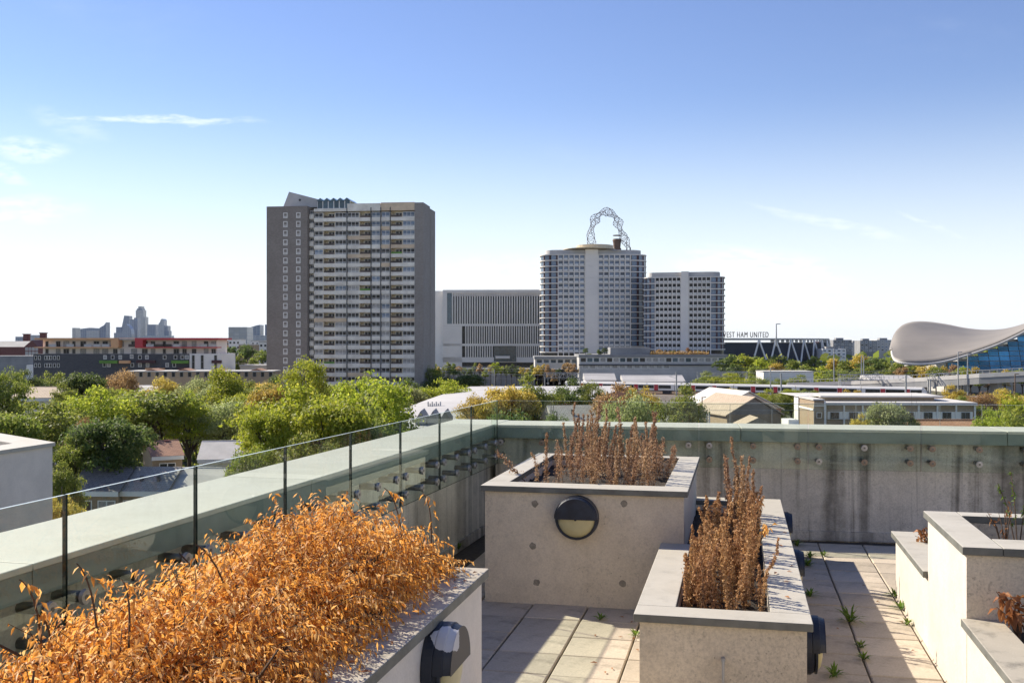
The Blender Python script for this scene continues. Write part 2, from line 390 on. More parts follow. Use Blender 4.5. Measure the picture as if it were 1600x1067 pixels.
M['leaf_pale'] = leafmat('pale_silver_green_leaves', (.26,.31,.10), (.40,.435,.165), (.58,.59,.30), .55)
M['leaf_rust'] = leafmat('rusty_red_leaves', (0.248,0.124,0.062), (0.372,0.186,0.093), (0.465,0.264,0.124), 0.45)
M['leaf_weed'] = leafmat('weed_leaves', (.09,.17,.02), (.15,.25,.035), (.26,.34,.06), .45)
M['leaf_orange'] = leafmat('dry_orange_leaves', (.78,.33,.045), (.92,.50,.11), (.96,.70,.33), .55, .5, .4)
M['leaf_dead'] = leafmat('dead_brown_leaves', (.28,.11,.035), (.40,.17,.06), (.5,.26,.11), .3)
M['seed'] = leafmat('dry_seed_heads', (.30,.175,.095), (.45,.28,.165), (.62,.44,.30), .35, .8, .1)
M['seed_warm'] = leafmat('tan_seed_heads', (.36,.19,.08), (.50,.28,.13), (.66,.43,.24), .3, .8, .1)
M['stem'] = plain('dry_stem', (.22,.14,.085), .85, .3, 20)
M['bark'] = plain('bark', (.075,.06,.045), .95, .35, 3, bump=.6)
M['twig'] = plain('dark_twig', (.10,.06,.035), .9, .3, 12)
# ------------------------------------------------------------------ ground
t = NT('town_ground'); k = t.noise(.012, 8, .65, co='World', sx=(1,1,1)); k2 = t.noise(.15, 6, .7, co='World')
c = t.ramp(k, [(.35, (.05,.065,.025)), (.5, (.085,.09,.045)), (.62, (.13,.125,.11)), (.75, (.17,.165,.155))])
c = t.mix(t.mr(k2, .4, .7, 0, .5), c, (.06,.06,.04)); t.bsdf(c, .95); M['ground'] = t.done()
struct(MB().add([(-16000,-400,0),(16000,-400,0),(16000,30000,0),(-16000,30000,0)], [(0,1,2,3)]).build('ground', M['ground']))

# ------------------------------------------------------------------ terrace floor
CN = (-2.435, 10.13)                                    # inner corner of the parapet copings
LD = Vector((-.187, -6.9)).normalized()                 # along the left parapet, towards the near end
BD = Vector((5.04, .283)).normalized()                  # along the back parapet, to the right
tf = bpy.data.objects.new('terrace_floor', None)
fb = MB()
poly = [(-2.75,10.42),(-3.2,-2.5),(5.2,-2.5),(5.2,10.72)]
fb.prism(poly, -FZ+.005, -.045)
tfl = fb.build('terrace_floor', M['joint']); bpy.data.objects.remove(tf)
tfl.location = T(0,0,0); tfl.rotation_euler = (0,0,-TH); struct(tfl)
random.seed(3)
def tile_mesh(nm, w, l):
    b = MB(); e = .006; h = .04
    vs = [(0,0,-h),(w,0,-h),(w,l,-h),(0,l,-h),(0,0,-e),(w,0,-e),(w,l,-e),(0,l,-e),(e,e,0),(w-e,e,0),(w-e,l-e,0),(e,l-e,0)]
    fs = [(0,1,5,4),(1,2,6,5),(2,3,7,6),(3,0,4,7),(4,5,9,8),(5,6,10,9),(6,7,11,10),(7,4,8,11),(8,9,10,11)]
    return b.add(vs, fs).mesh(nm, M['tile'])
TS, TV = .4, .392
tm = tile_mesh('tile', TS-.011, TV-.008)
blocks = [(-1.82,-.38,7.29,9.45), (-.51,.335,5.4,9.5), (-2.2,-1.16,1.2,4.58), (1.14,3.4,3.4,8.09)]
def free(u, v):
    return not any(a < u-.02 and u+TS+.02 < b and c < v-.02 and v+TV+.02 < d for a,b,c,d in blocks)
for uu0, uu1, off in ((-2.66,-.06,-1.452),(.33,4.6,.73)):
    k0 = math.floor((uu0-off)/TS)
    k = k0
    while off+k*TS < uu1:
        u = off+k*TS; k += 1
        if uu0 > 0 and u < .3: continue
        j = 0
        while True:
            v = 2.24+j*TV; j += 1
            if v > 10.25: break
            vv = v + (6.925-2.24) % TV
            if vv+TV > 10.33+.056*u+.05: break
            if not free(u, vv): continue
            lu = -2.5+.0271*(vv-10.13)
            if u < lu: continue
            inst(tm, 'tile', tfl, (u+random.uniform(-.001,.001), vv+random.uniform(-.001,.001), random.uniform(-.003,.003)), random.uniform(-.003,.003))

# ------------------------------------------------------------------ parapets with copings, glass panels on stand-off bolts
def axis_rz(d2):           # terrace direction -> world rotation about z of local +x
    w = T(d2[0], d2[1])-T(0,0); return math.atan2(w.y, w.x)
def parapet(label, d2, sgn, x0, x1, mat, start, zoff=0):
    """sgn=+1: outside lies on local +y; -1: on local -y"""
    p = thing('parapet_wall', label, 'wall', T(*CN), axis_rz(d2))
    def yb(a, b): return (a, b) if sgn > 0 else (-b, -a)
    y0, y1 = yb(.07, .50)
    MB().box(x0, x1, y0, y1, -.06, .93).build('wall', mat, p)
    y0, y1 = yb(.045, .069)
    MB().box(max(x0, .15), x1, y0, y1, -.03, .06).build('skirting', M['concrete_dirty'], p)
    x = x0
    seg = 2.45
    while x < x1:
        xe = min(x1, x+seg)
        ya, yb_ = yb(0, .585)
        cp = MB().box(x+.003, xe-.003, ya, yb_, 1.03+zoff, 1.057+zoff).build('coping', M['coping_parapet'], p, bevel=.004)
        ya, yb_ = yb(.004, .03)
        MB().box(x+.003, xe-.003, ya, yb_, .925+zoff, 1.0295+zoff).build('fascia', M['fascia'], cp)
        x = xe
    MB().box(x0, x1, *yb(.09, .5), .931, 1.029).build('packing', M['fascia_edge'], p)
    return p
pl = parapet('long pale concrete parapet wall running beside the orange hedge, under the glass', LD, -1, -.62, 11.5, M['concrete_left'], 0)
pb = parapet('dark streaked concrete parapet wall closing the far end of the terrace', BD, 1, .004, 7.4, M['concrete_dirty'], 0, -.003)
def glass(d2, sgn, n, L, x_start, grp, lab):
    def ys(y): return y if sgn > 0 else -y
    gx0, gx1, gz0, gz1 = .006, L-.006, .67, 1.305
    b = MB(); yg = (-.062, -.047)
    ya, yb_ = sorted((ys(yg[0]), ys(yg[1])))
    b.box(gx0, gx1, ya, yb_, gz0, gz1, sides=[1,2,0,1,0,1])
    gm = b.mesh('glass_panel', [M['glass'], M['glass_edge'], M['glass_top']])
    bolt = MB().tube((0, ys(.075), 0), (0, ys(-.047), 0), .023, n=14).mesh('bolt', M['steel_dark'], True)
    cb = MB().tube((0, ys(-.0625), 0), (0, ys(-.078), 0), .031, .029, n=16, mi=0).tube((0, ys(-.0781), 0), (0, ys(-.080), 0), .010, n=8, mi=1)
    cap = cb.mesh('cap', [M['steel_cap'], M['steel_dark']]); cap2 = cb.mesh('cap', [M['cap_brown'], M['steel_dark']])
    rz = axis_rz(d2); base = T(*CN)
    for i in range(n):
        w = Vector((math.cos(rz), math.sin(rz), 0))*(x_start+i*L)
        g = thing('glass_panel', lab if i else lab.replace('clear glass', 'clear glass corner'), 'glass panel', base+w, rz, grp)
        inst(gm, 'pane', g)
        for xx in (.10, L/2, L-.10):
            for zz in (.885, .748):
                bo = inst(bolt, 'bolt', g, (xx, 0, zz)); inst(cap2 if random.random() < .5 and sgn > 0 else cap, 'cap', bo)
glass(LD, -1, 10, .935, .075, 'glass balustrade panels along the hedge side', 'clear glass balustrade panel bolted to the pale parapet beside the orange hedge')
glass(BD, 1, 7, 1.035, -.02, 'glass balustrade panels at the far end', 'clear glass balustrade panel bolted to the dark streaked far parapet')
random.seed(5)

# ------------------------------------------------------------------ planters
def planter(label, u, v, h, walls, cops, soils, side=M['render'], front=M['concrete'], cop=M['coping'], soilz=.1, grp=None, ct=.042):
    p = tthing('concrete_planter', label, 'planter', u, v)
    b = MB()
    for (a0,a1,b0,b1) in walls:
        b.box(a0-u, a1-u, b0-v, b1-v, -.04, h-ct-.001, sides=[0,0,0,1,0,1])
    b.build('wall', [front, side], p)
    for (a0,a1,b0,b1) in cops:
        c = MB().box(a0-u+.001, a1-u-.001, b0-v+.001, b1-v-.001, h-ct, h, sides=[1,0,1,1,1,1]).build('coping', [cop, M['fascia_edge']], p, bevel=.004)
    for (a0,a1,b0,b1) in soils:
        nx, ny = max(2, int((a1-a0)/.08)), max(2, int((b1-b0)/.08))
        vs = [(a0-u+(a1-a0)*i/nx, b0-v+(b1-b0)*j/ny, h-soilz+random.uniform(-.02,.02)) for j in range(ny+1) for i in range(nx+1)]
        fs = [(j*(nx+1)+i, j*(nx+1)+i+1, (j+1)*(nx+1)+i+1, (j+1)*(nx+1)+i) for j in range(ny) for i in range(nx)]
        MB().add(vs, fs).build('soil', M['soil'], p, smooth=True)
    return p
o = .03
# A: tall planter with a lamp on its front
A = (-1.82,-.38,7.29,9.45); Ai = (-1.68,-.53,7.50,9.34)
pA = planter('tall square concrete planter with a lamp on its front and dead flower spikes', -1.1, 8.3, .85,
    [(A[0],A[1],A[2],Ai[2]),(A[0],A[1],Ai[3],A[3]),(A[0],Ai[0],Ai[2],Ai[3]),(Ai[1],A[1],Ai[2],Ai[3])],
    [(A[0]-o,A[1]+o,A[2]-o,Ai[2]),(A[0]-o,A[1]+o,Ai[3],A[3]+o),(A[0]-o,Ai[0],Ai[2],Ai[3]),(Ai[1],A[1]+o,Ai[2],Ai[3])], [(Ai[0],Ai[1],Ai[2],Ai[3])], soilz=.10)
for px, py in ((835,787),(975,787),(832,853),(838,910),(973,912)):
    x = (px-800)/F; d = 7.28/(ST*x+CT); uu = CT*x*d-ST*d; z = 1.9-(py-HY)/F*d
    m = MB(); r = .026; pts = [(uu+1.1+r*random.uniform(.8,1.15)*math.cos(a), z+r*random.uniform(.8,1.15)*math.sin(a)) for a in [i*math.pi/7 for i in range(14)]]
    m.prism_y(pts, 7.29-8.3-.0025, 7.29-8.3+.01).build('tie_plug', M['tie'], pA)
# B: long low planter with the dense dead stalks
pB = planter('long low concrete planter full of dense brown dead stalks', -.1, 6.5, .48,
    [(-.51,.335,5.385,5.55),(-.51,-.33,5.55,7.289),(.158,.335,5.55,9.5),(-.379,.158,9.32,9.5)],
    [(-.51-o,.335+o,5.385-o,5.55),(-.51-o,-.33,5.55,7.288),(.158,.335+o,5.55,7.45),(.158,.335+o,7.45,9.53),(-.379,.158,9.32,9.53)], [(-.33,.158,5.55,7.289),(-.379,.158,7.29,9.32)], soilz=.10, front=M['concrete_mottled'])
MB().tube((.02,-1.16,.27),(.02,-1.115,.27),.011,n=12).path([(.02,-1.158,.272),(.02,-1.165,.18),(.02,-1.163,.1)],[.007,.007,.007],8).build('overflow_pipe', M['galv'], pB)
# C: planter holding the orange hedge
C0 = (-2.2,-1.16,1.0,4.58); Ci = (-2.02,-1.34,1.2,4.40)
pC = planter('long concrete planter with stained top holding the orange dry hedge', -1.7, 3, .85,
    [(C0[0],C0[1],C0[2],Ci[2]),(C0[0],C0[1],Ci[3],C0[3]),(C0[0],Ci[0],Ci[2],Ci[3]),(Ci[1],C0[1],Ci[2],Ci[3])],
    [(C0[0]-o,C0[1]+o,C0[2]-o,Ci[2]),(C0[0]-o,C0[1]+o,Ci[3],C0[3]+o),(C0[0]-o,Ci[0],Ci[2],Ci[3]),(Ci[1],C0[1]+o,3.72,Ci[3]),(Ci[1],C0[1]+o,2.4,3.72),(Ci[1],C0[1]+o,Ci[2],2.4)],
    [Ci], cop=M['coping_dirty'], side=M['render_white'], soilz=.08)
# D: stepped group on the right
D0, D1 = 1.14, 3.4
planter('tall pale-sided concrete planter between two low ones, almost empty', 2.2, 6.2, .85,
    [(D0,D1,5.64,5.88),(D0,D1,6.62,6.74),(D0,1.31,5.88,6.62),(3.2,D1,5.88,6.62)],
    [(D0-.025,1.31,5.615,6.765),(1.31,D1,5.615,5.88),(1.31,D1,6.62,6.765),(3.2,D1,5.88,6.62)], [(1.31,3.2,5.88,6.62)], soilz=.17, front=M['concrete_mottled'])
planter('low concrete planter behind the tall pale-sided planter, near the far parapet', 2.2, 7.4, .48,
    [(D0+.002,1.33,6.741,8.09),(1.33,D1,7.92,8.09),(3.2,D1,6.741,7.92)],
    [(D0-.03,1.33,6.741,7.90),(D0-.03,D1,7.90,8.12),(3.2,D1,6.741,7.90)], [(1.33,3.2,6.741,7.92)], soilz=.06)
planter('low concrete planter with mottled top in front of the tall pale-sided planter', 2.2, 4.6, .48,
    [(D0+.002,1.31,3.4,5.639),(3.2,D1,3.4,5.639),(1.31,3.2,3.4,3.6)],
    [(D0-.03,1.31,3.4,5.639),(3.2,D1,3.4,5.639),(1.31,3.2,3.4,3.6)], [(1.31,3.2,3.6,5.639)], soilz=.06, cop=M['coping_dirty'])

# ------------------------------------------------------------------ bulkhead lamps (local: -y is out of the wall)
def half(r, y0, y1, a0, a1, n=20):
    return [(r*math.cos(a0+(a1-a0)*i/n), r*math.sin(a0+(a1-a0)*i/n)) for i in range(n+1)]
def lamp(label, loc, rz, mat, grp=None):
    L = thing('wall_lamp', label, 'lamp', loc, rz, grp)
    b = MB(); b.tube((0,0,0),(0,-.045,0),.158,.156,n=40); b.tube((0,-.045,0),(0,-.062,0),.152,.142,n=40,)
    b.build('housing', mat, L, bevel=.004)
    hp = half(.157, 0, 0, -.02, math.pi+.02); h = MB(); h.prism_y(hp[::-1], -.085, -.0455)
    top = half(.152, 0, 0, .0, math.pi); n = len(top)
    vs = [(x,-.0855,z) for x,z in top]+[(x*.93,-.115,z*.93) for x,z in top]
    h.add(vs, [(i+1,i,n+i,n+i+1) for i in range(n-1)]+[tuple(range(n,2*n)), (0,n-1,2*n-1,n)])
    h.build('hood', mat, L, bevel=.003)
    d = MB(); rings = []
    for k, (r, y) in enumerate(((.134,-.0625),(.130,-.078),(.11,-.094),(.07,-.103),(.01,-.106))):
        rings.append([(r*math.cos(math.pi+math.pi*i/24), y, min(-.003, r*math.sin(math.pi+math.pi*i/24)-.002)) for i in range(25)])
    vs = [p for r in rings for p in r]; fs = [(k*25+i, k*25+i+1, (k+1)*25+i+1, (k+1)*25+i) for k in range(4) for i in range(24)]
    d.add(vs, fs); d.build('diffuser', M['lamp_cream'], L, smooth=True)
    ring = MB(); n = 36
    vs = [(r*math.cos(2*math.pi*i/n), y, r*math.sin(2*math.pi*i/n)) for r, y in ((.152,-.0625),(.152,-.074),(.136,-.074),(.136,-.0625)) for i in range(n)]
    ring.add(vs, [(k*n+i, k*n+(i+1)%n, ((k+1)%4)*n+(i+1)%n, ((k+1)%4)*n+i) for k in range(4) for i in range(n)])
    ring.build('rim', mat, L, smooth=False)
    return L
lamp('round half-hooded navy lamp with cream diffuser on the tall planter front', T(-1.135, 7.2895, .64), -TH, M['navy'])
lamp('round navy lamp with white chipped paint on the hedge planter side', T(-1.1595, 3.80, .66), -TH+R(90), M['navy_chipped'])
for k, v in enumerate((5.80, 7.62, 9.28)):
    lamp(('navy round lamp on the low planter side, nearest its front end','navy round lamp on the low planter side, middle of three','navy round lamp on the low planter side, nearest the far parapet')[k], T(.3355, v, .25), -TH+R(90), M['navy'], 'lamps along the walkway side of the low planter')

# ------------------------------------------------------------------ pale rendered block next door
c0 = at(82, 691, 15); zt = c0.z
nb = thing('rendered_building', 'pale rendered neighbouring block with a flat coped parapet beyond the glass', 'building', (c0.x, c0.y, 0))
e1 = Vector((-ST, -CT)); e2 = Vector((-.72, .69)).normalized()
pt = lambda a, b: (e1*a+e2*b)
q = [pt(0,0), pt(0,9), pt(13,9), pt(13,0)]
def inset(a0,a1,b0,b1): return [tuple(pt(a0,b0)), tuple(pt(a0,b1)), tuple(pt(a1,b1)), tuple(pt(a1,b0))]
wb = MB(); T0 = .5
wb.prism(inset(0,13,0,9), 0, zt-.9)
for r in ((0,13,0,T0),(0,13,9-T0,9),(0,T0,T0,9-T0),(13-T0,13,T0,9-T0)): wb.prism(inset(*r), zt-.899, zt-.055)
wb.build('wall', M['render_white'], nb)
for r in ((-.04,13,-.04,T0+.04),(-.04,13,9-T0,9.04),(-.04,T0+.04,T0+.041,9-T0-.001)): MB().prism(inset(*r), zt-.054, zt).build('coping', M['coping'], nb)
MB().prism(inset(T0+.01,13-T0-.01,T0+.01,9-T0-.01), zt-.898, zt-.6).build('roof', M['brown_panel'], nb)

# ------------------------------------------------------------------ unseen flat added behind the camera to bounce sunlight onto the planter fronts
M['bounce_flat'] = plain('bounce_flat_render', (.78,.72,.64), .85, .06, .4)
pw = tthing('bounce_flat', 'unseen pale flat with glazed doors added behind the camera to bounce sunlight', 'building', 0, -1.7, 0)
wl_ = MB()
for a0, a1 in ((-3.0,-1.6),(-.2,1.2),(2.6,5.1)): wl_.box(a0, a1, -.3, 0, -.04, 2.4)
wl_.box(-3.0, 5.1, -.3, 0, 2.401, 5.8); wl_.build('wall', M['bounce_flat'], pw)
for a0, a1 in ((-1.59,-.21),(1.21,2.59)):
    dr_ = MB(); dr_.box(a0, a0+.06, -.2, -.1, 0, 2.39).box(a1-.06, a1, -.2, -.1, 0, 2.39).box(a0+.061, a1-.061, -.2, -.1, 2.32, 2.39).box((a0+a1)/2-.04, (a0+a1)/2+.04, -.2, -.1, 0, 2.319)
    o_ = dr_.build('door', M['grey_mid'], pw); MB().box(a0+.03, a1-.03, -.17, -.15, .02, 2.35).build('pane', M['pane_dark'], o_)
MB().box(-3.1, 5.2, -.4, .12, 5.801, 5.9).build('coping', M['coping'], pw)
M['pane_hotel'] = pane('dark_blue_room_glass', (.19,.24,.32), .2, .55, .4)
# ------------------------------------------------------------------ window helper: white frame with mullions > pane
_wc = {}
def window_mesh(w, h, cols, rows=(1.0,), fw=.09, dep=.10, frame='white_frame'):
    key = (round(w,2), round(h,2), cols, rows, fw, frame)
    if key in _wc: return _wc[key]
    b = MB(); x0, x1 = -w/2, w/2
    b.box(x0, x1, -dep, 0, 0, fw); b.box(x0, x1, -dep, 0, h-fw, h)
    b.box(x0, x0+fw, -dep, 0, fw+.001, h-fw-.001); b.box(x1-fw, x1, -dep, 0, fw+.001, h-fw-.001)
    for i in range(1, cols):
        x = x0+w*i/cols; b.box(x-fw/2, x+fw/2, -dep*.9, 0, fw+.001, h-fw-.001)
    acc = 0
    for r in rows[:-1]:
        acc += r; z = h*acc; b.box(x0+fw+.001, x1-fw-.001, -dep*.8, 0, z-fw/2, z+fw/2)
    f = b.mesh('window', M[frame])
    p = MB().box(x0+fw*.5, x1-fw*.5, -.035, -.01, fw*.5, h-fw*.5).mesh('pane', M['pane_dark'])
    _wc[key] = (f, p); return f, p
def window(parent, x, y, z, w, h, cols, rows=(1.0,), mat='pane_dark', fw=.09, rz=0, frame='white_frame'):
    f, p = window_mesh(w, h, cols, rows, fw, frame=frame)
    o = inst(f, 'window', parent, (x,y,z), rz); inst(p, 'pane', o, mat=M[mat]); return o

# ------------------------------------------------------------------ grey brick tower block
random.seed(11)
tw = thing('tower_block', 'tall grey brick and white banded residential tower block above the trees', 'building', (X(648,296), 296, 0), R(-7))
ZT = 62.6; ST_H = 2.656; LX = lambda zx: (zx-823)*.0584
MB().box(-31.7, -.02, 1.5, 17.5, 0, ZT-2.2).build('wall', M['cream_cheek'], tw)
MB().box(-44, -31.72, -1.2, 16, 0, 62.0).build('brick_wall', M['brick_grey'], tw)
MB().box(0, 2.6, -.2, 9.2, 0, ZT).box(.4, 1.9, 9.21, 10.6, 0, ZT-1).box(-.2, 2.4, 10.61, 18.2, 0, ZT-.4).build('end_wall', M['brick_end'], tw)
MB().box(1.91, 2.1, 9.22, 10.59, 0, ZT-3).build('end_slot', M['grey_dark'], tw)
z0 = 59.3
WIN = [(312,355,2),(418,475,3),(482,540,3),(605,648,2),(655,697,2),(763,823,3)]
BAL = [(358,415),(543,600),(702,760)]
PIPE = [479,602,651.5,700]
runs = [(308,478),(480,601),(603,650.5),(652.5,699),(701,823)]
wh = 1.46
for i in range(22):
    zc = z0-i*ST_H; zb = zc-wh/2
    for a, b in runs:
        mt = 'spandrel_tan' if (i in (1,3) and a > 600 and random.random() < .7) or random.random() < .06 else 'spandrel'
        MB().box(LX(a)+.02, LX(b)-.02, -.12, 1.49, zb-(ST_H-wh)+.08, zb-.03).build('spandrel', M[mt], tw)
    for a, b, c in WIN:
        w = LX(b)-LX(a)
        if a in (605,655,763) and i < 4: pm = 'pane_blue'
        else: pm = random.choices(['pane_dark','pane_curtain','pane_blue'], [.80,.12,.08])[0]
        window(tw, (LX(a)+LX(b))/2, .12, zb, w, wh, c, (.24,.76), pm, .10)
    for a, b in BAL:
        w = LX(b)-LX(a)
        window(tw, (LX(a)+LX(b))/2+.45, 1.48, zb+.05, w*.62, wh-.1, 2, (1.0,), 'pane_dark', .14, frame='white_frame')
        MB().box(LX(a)+.12, LX(b)-.12, .0, .07, zb-.02, zb+.5).build('balcony_panel', M['brown_panel'] if random.random() < .93 else M['green_panel'], tw)
        MB().box(LX(a)-.13, LX(a)+.1, .0, 1.48, zb-.029, zb+wh).build('cheek', M['cream_cheek'], tw)
        MB().box(LX(b)-.1, LX(b)+.12, .0, 1.48, zb-.029, zb+wh).build('cheek', M['cream_cheek'], tw)
    # stair strip between brick wing and facade
    MB().box(LX(283), LX(305), .3, 1.49, zb-.2, zb+1.15).build('stair_panel', M['spandrel'], tw)
    window(tw, LX(294), .9, zb+1.3, 1.25, .95, 2, (1.0,), 'pane_dark', .1)
    # brick wing windows
    for px, big in ((169,0),(236,1)):
        xx = LX(280)-.1-(280-px)*.0584
        window(tw, xx, -1.13, zb-.05, 1.3, 1.75 if i else 1.6, 1, (.3,.7), 'pane_dark' if big or i in (0,2) or random.random() < .2 else 'pane_curtain', .22)
for p in PIPE: MB().box(LX(p)-.11, LX(p)+.11, -.28, .3, 0, ZT-1.2).build('downpipe', M['grey_dark'], tw)
MB().box(LX(480), LX(650), -.15, 16, ZT-2.19, ZT).build('roof_parapet', M['spandrel'], tw)
MB().box(LX(652.5), -.03, -.15, 16, ZT-2.19, ZT+.15).build('roof_parapet', M['spandrel_tan'], tw)
MB().box(LX(308), LX(478), -.1, 16, ZT-2.19, ZT-1.3).build('roof_parapet', M['spandrel'], tw)
ph = MB(); ph.prism_y([(-40.2,62.01),(-28.2,62.01),(-29.3,64.3),(-38.3,66.7)], 2.0, 12); ph.build('plant_room', M['grey_light'], tw)
MB().tube((-35,1.99,64.2),(-35,1.9,64.2),.35,n=12).build('vent', M['grey_dark'], tw)
for k in range(6):
    a, b = -29.2+k*1.65, -29.2+(k+1)*1.65
    window(tw, (a+b)/2, .6, ZT-1.28, 1.6, 2.3, 1, (1.0,), 'pane_teal', .1)
zz = MB(); pts = [(-29.3, 63.65)]
for k in range(5): pts += [(-29.3+1*k*2+1, 64.0+.45), (-29.3+2*k+2, 63.65)]
zz.prism_y([(p[0],p[1]) for p in pts]+[(-19.3,63.5),(-29.3,63.5)], .3, 9); zz.build('zigzag_roof', M['pane_teal'], tw)

# ------------------------------------------------------------------ curved-end towers
random.seed(12)
def hotel(label, px0, px1, d, rz, ztop, storey, nfl, cells_l, cells_r, shaft, cw, endw, dep, panel, floor0):
    L = cells_l*cw; Rr = cells_r*cw
    W = endw+L+shaft+Rr+endw
    o = thing('rounded_tower', label, 'building', (px0, d, 0), rz)
    def outline(g):       # rounded rectangle, x 0..W, y 0..dep
        r = min(endw*.9, dep*.45); pts = []
        for cx, cy, a0 in ((r,r,180),(W-r,r,270),(W-r,dep-r,0),(r,dep-r,90)):
            for k in range(7):
                a = R(a0+90*k/6); pts.append((cx+(r+g)*math.cos(a), cy+(r+g)*math.sin(a)))
        return pts
    MB().prism(outline(-.5), floor0-9, ztop).build('core', M['pane_dark'], o)
    for i in range(nfl+1):
        z = ztop-i*storey
        MB().prism(outline(.25), z-.55, z-.05).build('floor_band', M['warm_white'], o)
    wf = MB().box(-.42*cw, .42*cw, -.05, .0, .2, storey-.75, 0).box(-.40*cw, .30*cw, -.16, -.051, .15, .95, 1).box(.31*cw, .42*cw, -.12,-.051,.15,storey-.8,2)
    wm_ = wf.mesh('window', [M['pane_hotel' if panel != 'maroon' else 'pane_dark'], M['white'], M[panel]])
    x = endw
    cols = [endw+cw*(k+.5) for k in range(cells_l)]+[endw+L+shaft+cw*(k+.5) for k in range(cells_r)]
    for i in range(nfl):
        z = ztop-(i+1)*storey
        for c in cols: inst(wm_, 'window', o, (c, .44, z))
        for side in (0, 1):
            for k in range(3):
                a = R(205+k*28) if side == 0 else R(335-k*28)
                r = min(endw*.9, dep*.45); cx = r if side == 0 else W-r
                xx, yy = cx+(r-.42)*math.cos(a), r+(r-.42)*math.sin(a)
                key = ('end', round(storey,2))
                if key not in _wc: _wc[key] = MB().box(-1.5,1.1,-.06,.02,.15,storey-.7,0).box(1.15,2.0,-.1,.02,.1,storey-.65,1).mesh('window', [M['pane_blue'], M['maroon']])
                inst(_wc[key], 'window', o, (xx, yy, z), a+R(90))
    for k in range(cells_l+1): MB().box(endw+k*cw-.22, endw+k*cw+.22, -.30, .5, floor0-7, ztop-.56).build('fin', M['warm_white'], o)
    for k in range(cells_r+1): MB().box(endw+L+shaft+k*cw-.22, endw+L+shaft+k*cw+.22, -.30, .5, floor0-7, ztop-.56).build('fin', M['warm_white'], o)
    for i in range(nfl+2):
        z = ztop+2.6-i*storey
        MB().box(endw+L+.25, endw+L+shaft-.25, -.7, 3, z-storey+.06, z).build('shaft_panel', M['warm_white'], o)
    rp = MB().prism([(x_*.94+W*.03, y_*.9+.8) for x_, y_ in outline(-1.2)], ztop, ztop+2.4)
    rp.build('roof_plant', M['grey_light'], o)
    return o, W
d1 = 555
h1, W1 = hotel('tallest tower with curved glazed ends and pale central shaft', X(845,d1), 0, d1, 0, Zp(397,d1), 3.11, 17, 5, 6, 7.3, 2.91, 9.4, 22, 'grey_mid', Zp(397,d1)-17*3.11)
pv = MB()
pv.tube((27,10,Zp(393,d1)+1.6),(27,10,Zp(388.5,d1)),12.5,12.8,n=28).tube((27,10,Zp(388.4,d1)),(27,10,Zp(387.5,d1)),14.5,n=28).tube((30,10,Zp(387.4,d1)),(30,10,Zp(381.5,d1)),10.2,n=28).tube((40,9,Zp(392,d1)),(40,9,Zp(389,d1)),8.5,3.5,n=24)
pv.build('roof_pavilion', M['cream_cheek'], h1)
d2 = 520
h2, W2 = hotel('shorter curved-end tower with maroon panels beside the tallest one', X(1004,d2+16), 0, d2+16, R(-14), Zp(429,d2-5), 3.12, 12, 6, 5, 4.2, 2.2, 6.6, 20, 'maroon', Zp(429,d2-5)-12*3.12)
# podium under the towers
pd = thing('podium_building', 'low grey podium with strip windows below the curved towers', 'building', (X(905,500), 500, 0))
w = X(1136,500)-X(905,500)
MB().box(0, w, 0, 34, 0, Zp(558,500)).build('wall', M['grey_light'], pd)
MB().box(-.3, w+.3, -.5, 34, Zp(558,500)+.001, Zp(554,500)).build('roof_edge', M['grey_mid'], pd)
for k in range(22):
    window(pd, 2+k*w/22.5, -.02, Zp(566,500), w/25, 2.3, 1, (1.0,), random.choice(['pane_curtain','pane_curtain','pane_teal','pane_dark']), .18)
for k in range(12): window(pd, 3+k*w/20, -.02, Zp(576,500), w/24, 2.0, 1, (1.0,), 'pane_curtain', .18)
MB().box(X(955,500)-X(905,500), X(1018,500)-X(905,500), 4, 18, Zp(554,500)+.002, Zp(543,500)).build('roof_room', M['grey_mid'], pd)
MB().box(-.2, w*.999, -.6, .0, Zp(571,500), Zp(569,500)).build('ledge', M['grey_dark'], pd)
pd2 = thing('podium_building', 'low grey podium with glass balustrade left of the pale striped hall corner', 'building', (X(836,520), 520, 0))
w = X(904,520)-X(836,520)
MB().box(0, w, 0, 30, 0, Zp(561,520)).build('wall', M['grey_light'], pd2)
MB().box(-.4, w, -.6, 30, Zp(561,520)+.001, Zp(557,520)).build('roof_edge', M['grey_mid'], pd2)
for k in range(6): window(pd2, 2.2+k*w/6.2, -.02, Zp(567.5,520), w/7.5, 2.0, 1, (1.0,), 'pane_teal', .15)

# ------------------------------------------------------------------ pale striped hall
d = 640
ws = thing('striped_hall', 'big pale block with tall narrow window slots beside the grey tower block', 'building', (X(692,d), d, 0), R(-3))
w = X(850,d)-X(692,d); zt = Zp(453,d)
MB().box(0, w, 1.2, 60, 0, zt).build('wall', M['warm_white'], ws)
MB().box(0, w, .55, 1.19, 0, zt-4).build('glazing', M['pane_dark'], ws)
bands = [(453,457.5),(506,509.5),(537,540.5),(558,566)]
for a, b in bands: MB().box(0, w, 0, .54, Zp(b,d), Zp(a,d)).build('band', M['warm_white'], ws)
MB().box(0, 12, 0, .541, 0, Zp(509.6,d)).box(0, 2.6, 0, .541, Zp(506,d), zt-1.7).build('corner_panel', M['warm_white'], ws)
MB().box(2.61, 5.6, .2, .54, Zp(505.9,d), zt-1.9).build('tall_window', M['pane_teal'], ws)
def fins(name, x0, x1, n, za, zb):
    b = MB(); s = (x1-x0)/n
    for k in range(n): b.box(x0+k*s, x0+k*s+s*.48, .02, .545, za, zb)
    f = b.build(name, M['warm_white'], ws); stuff(f)
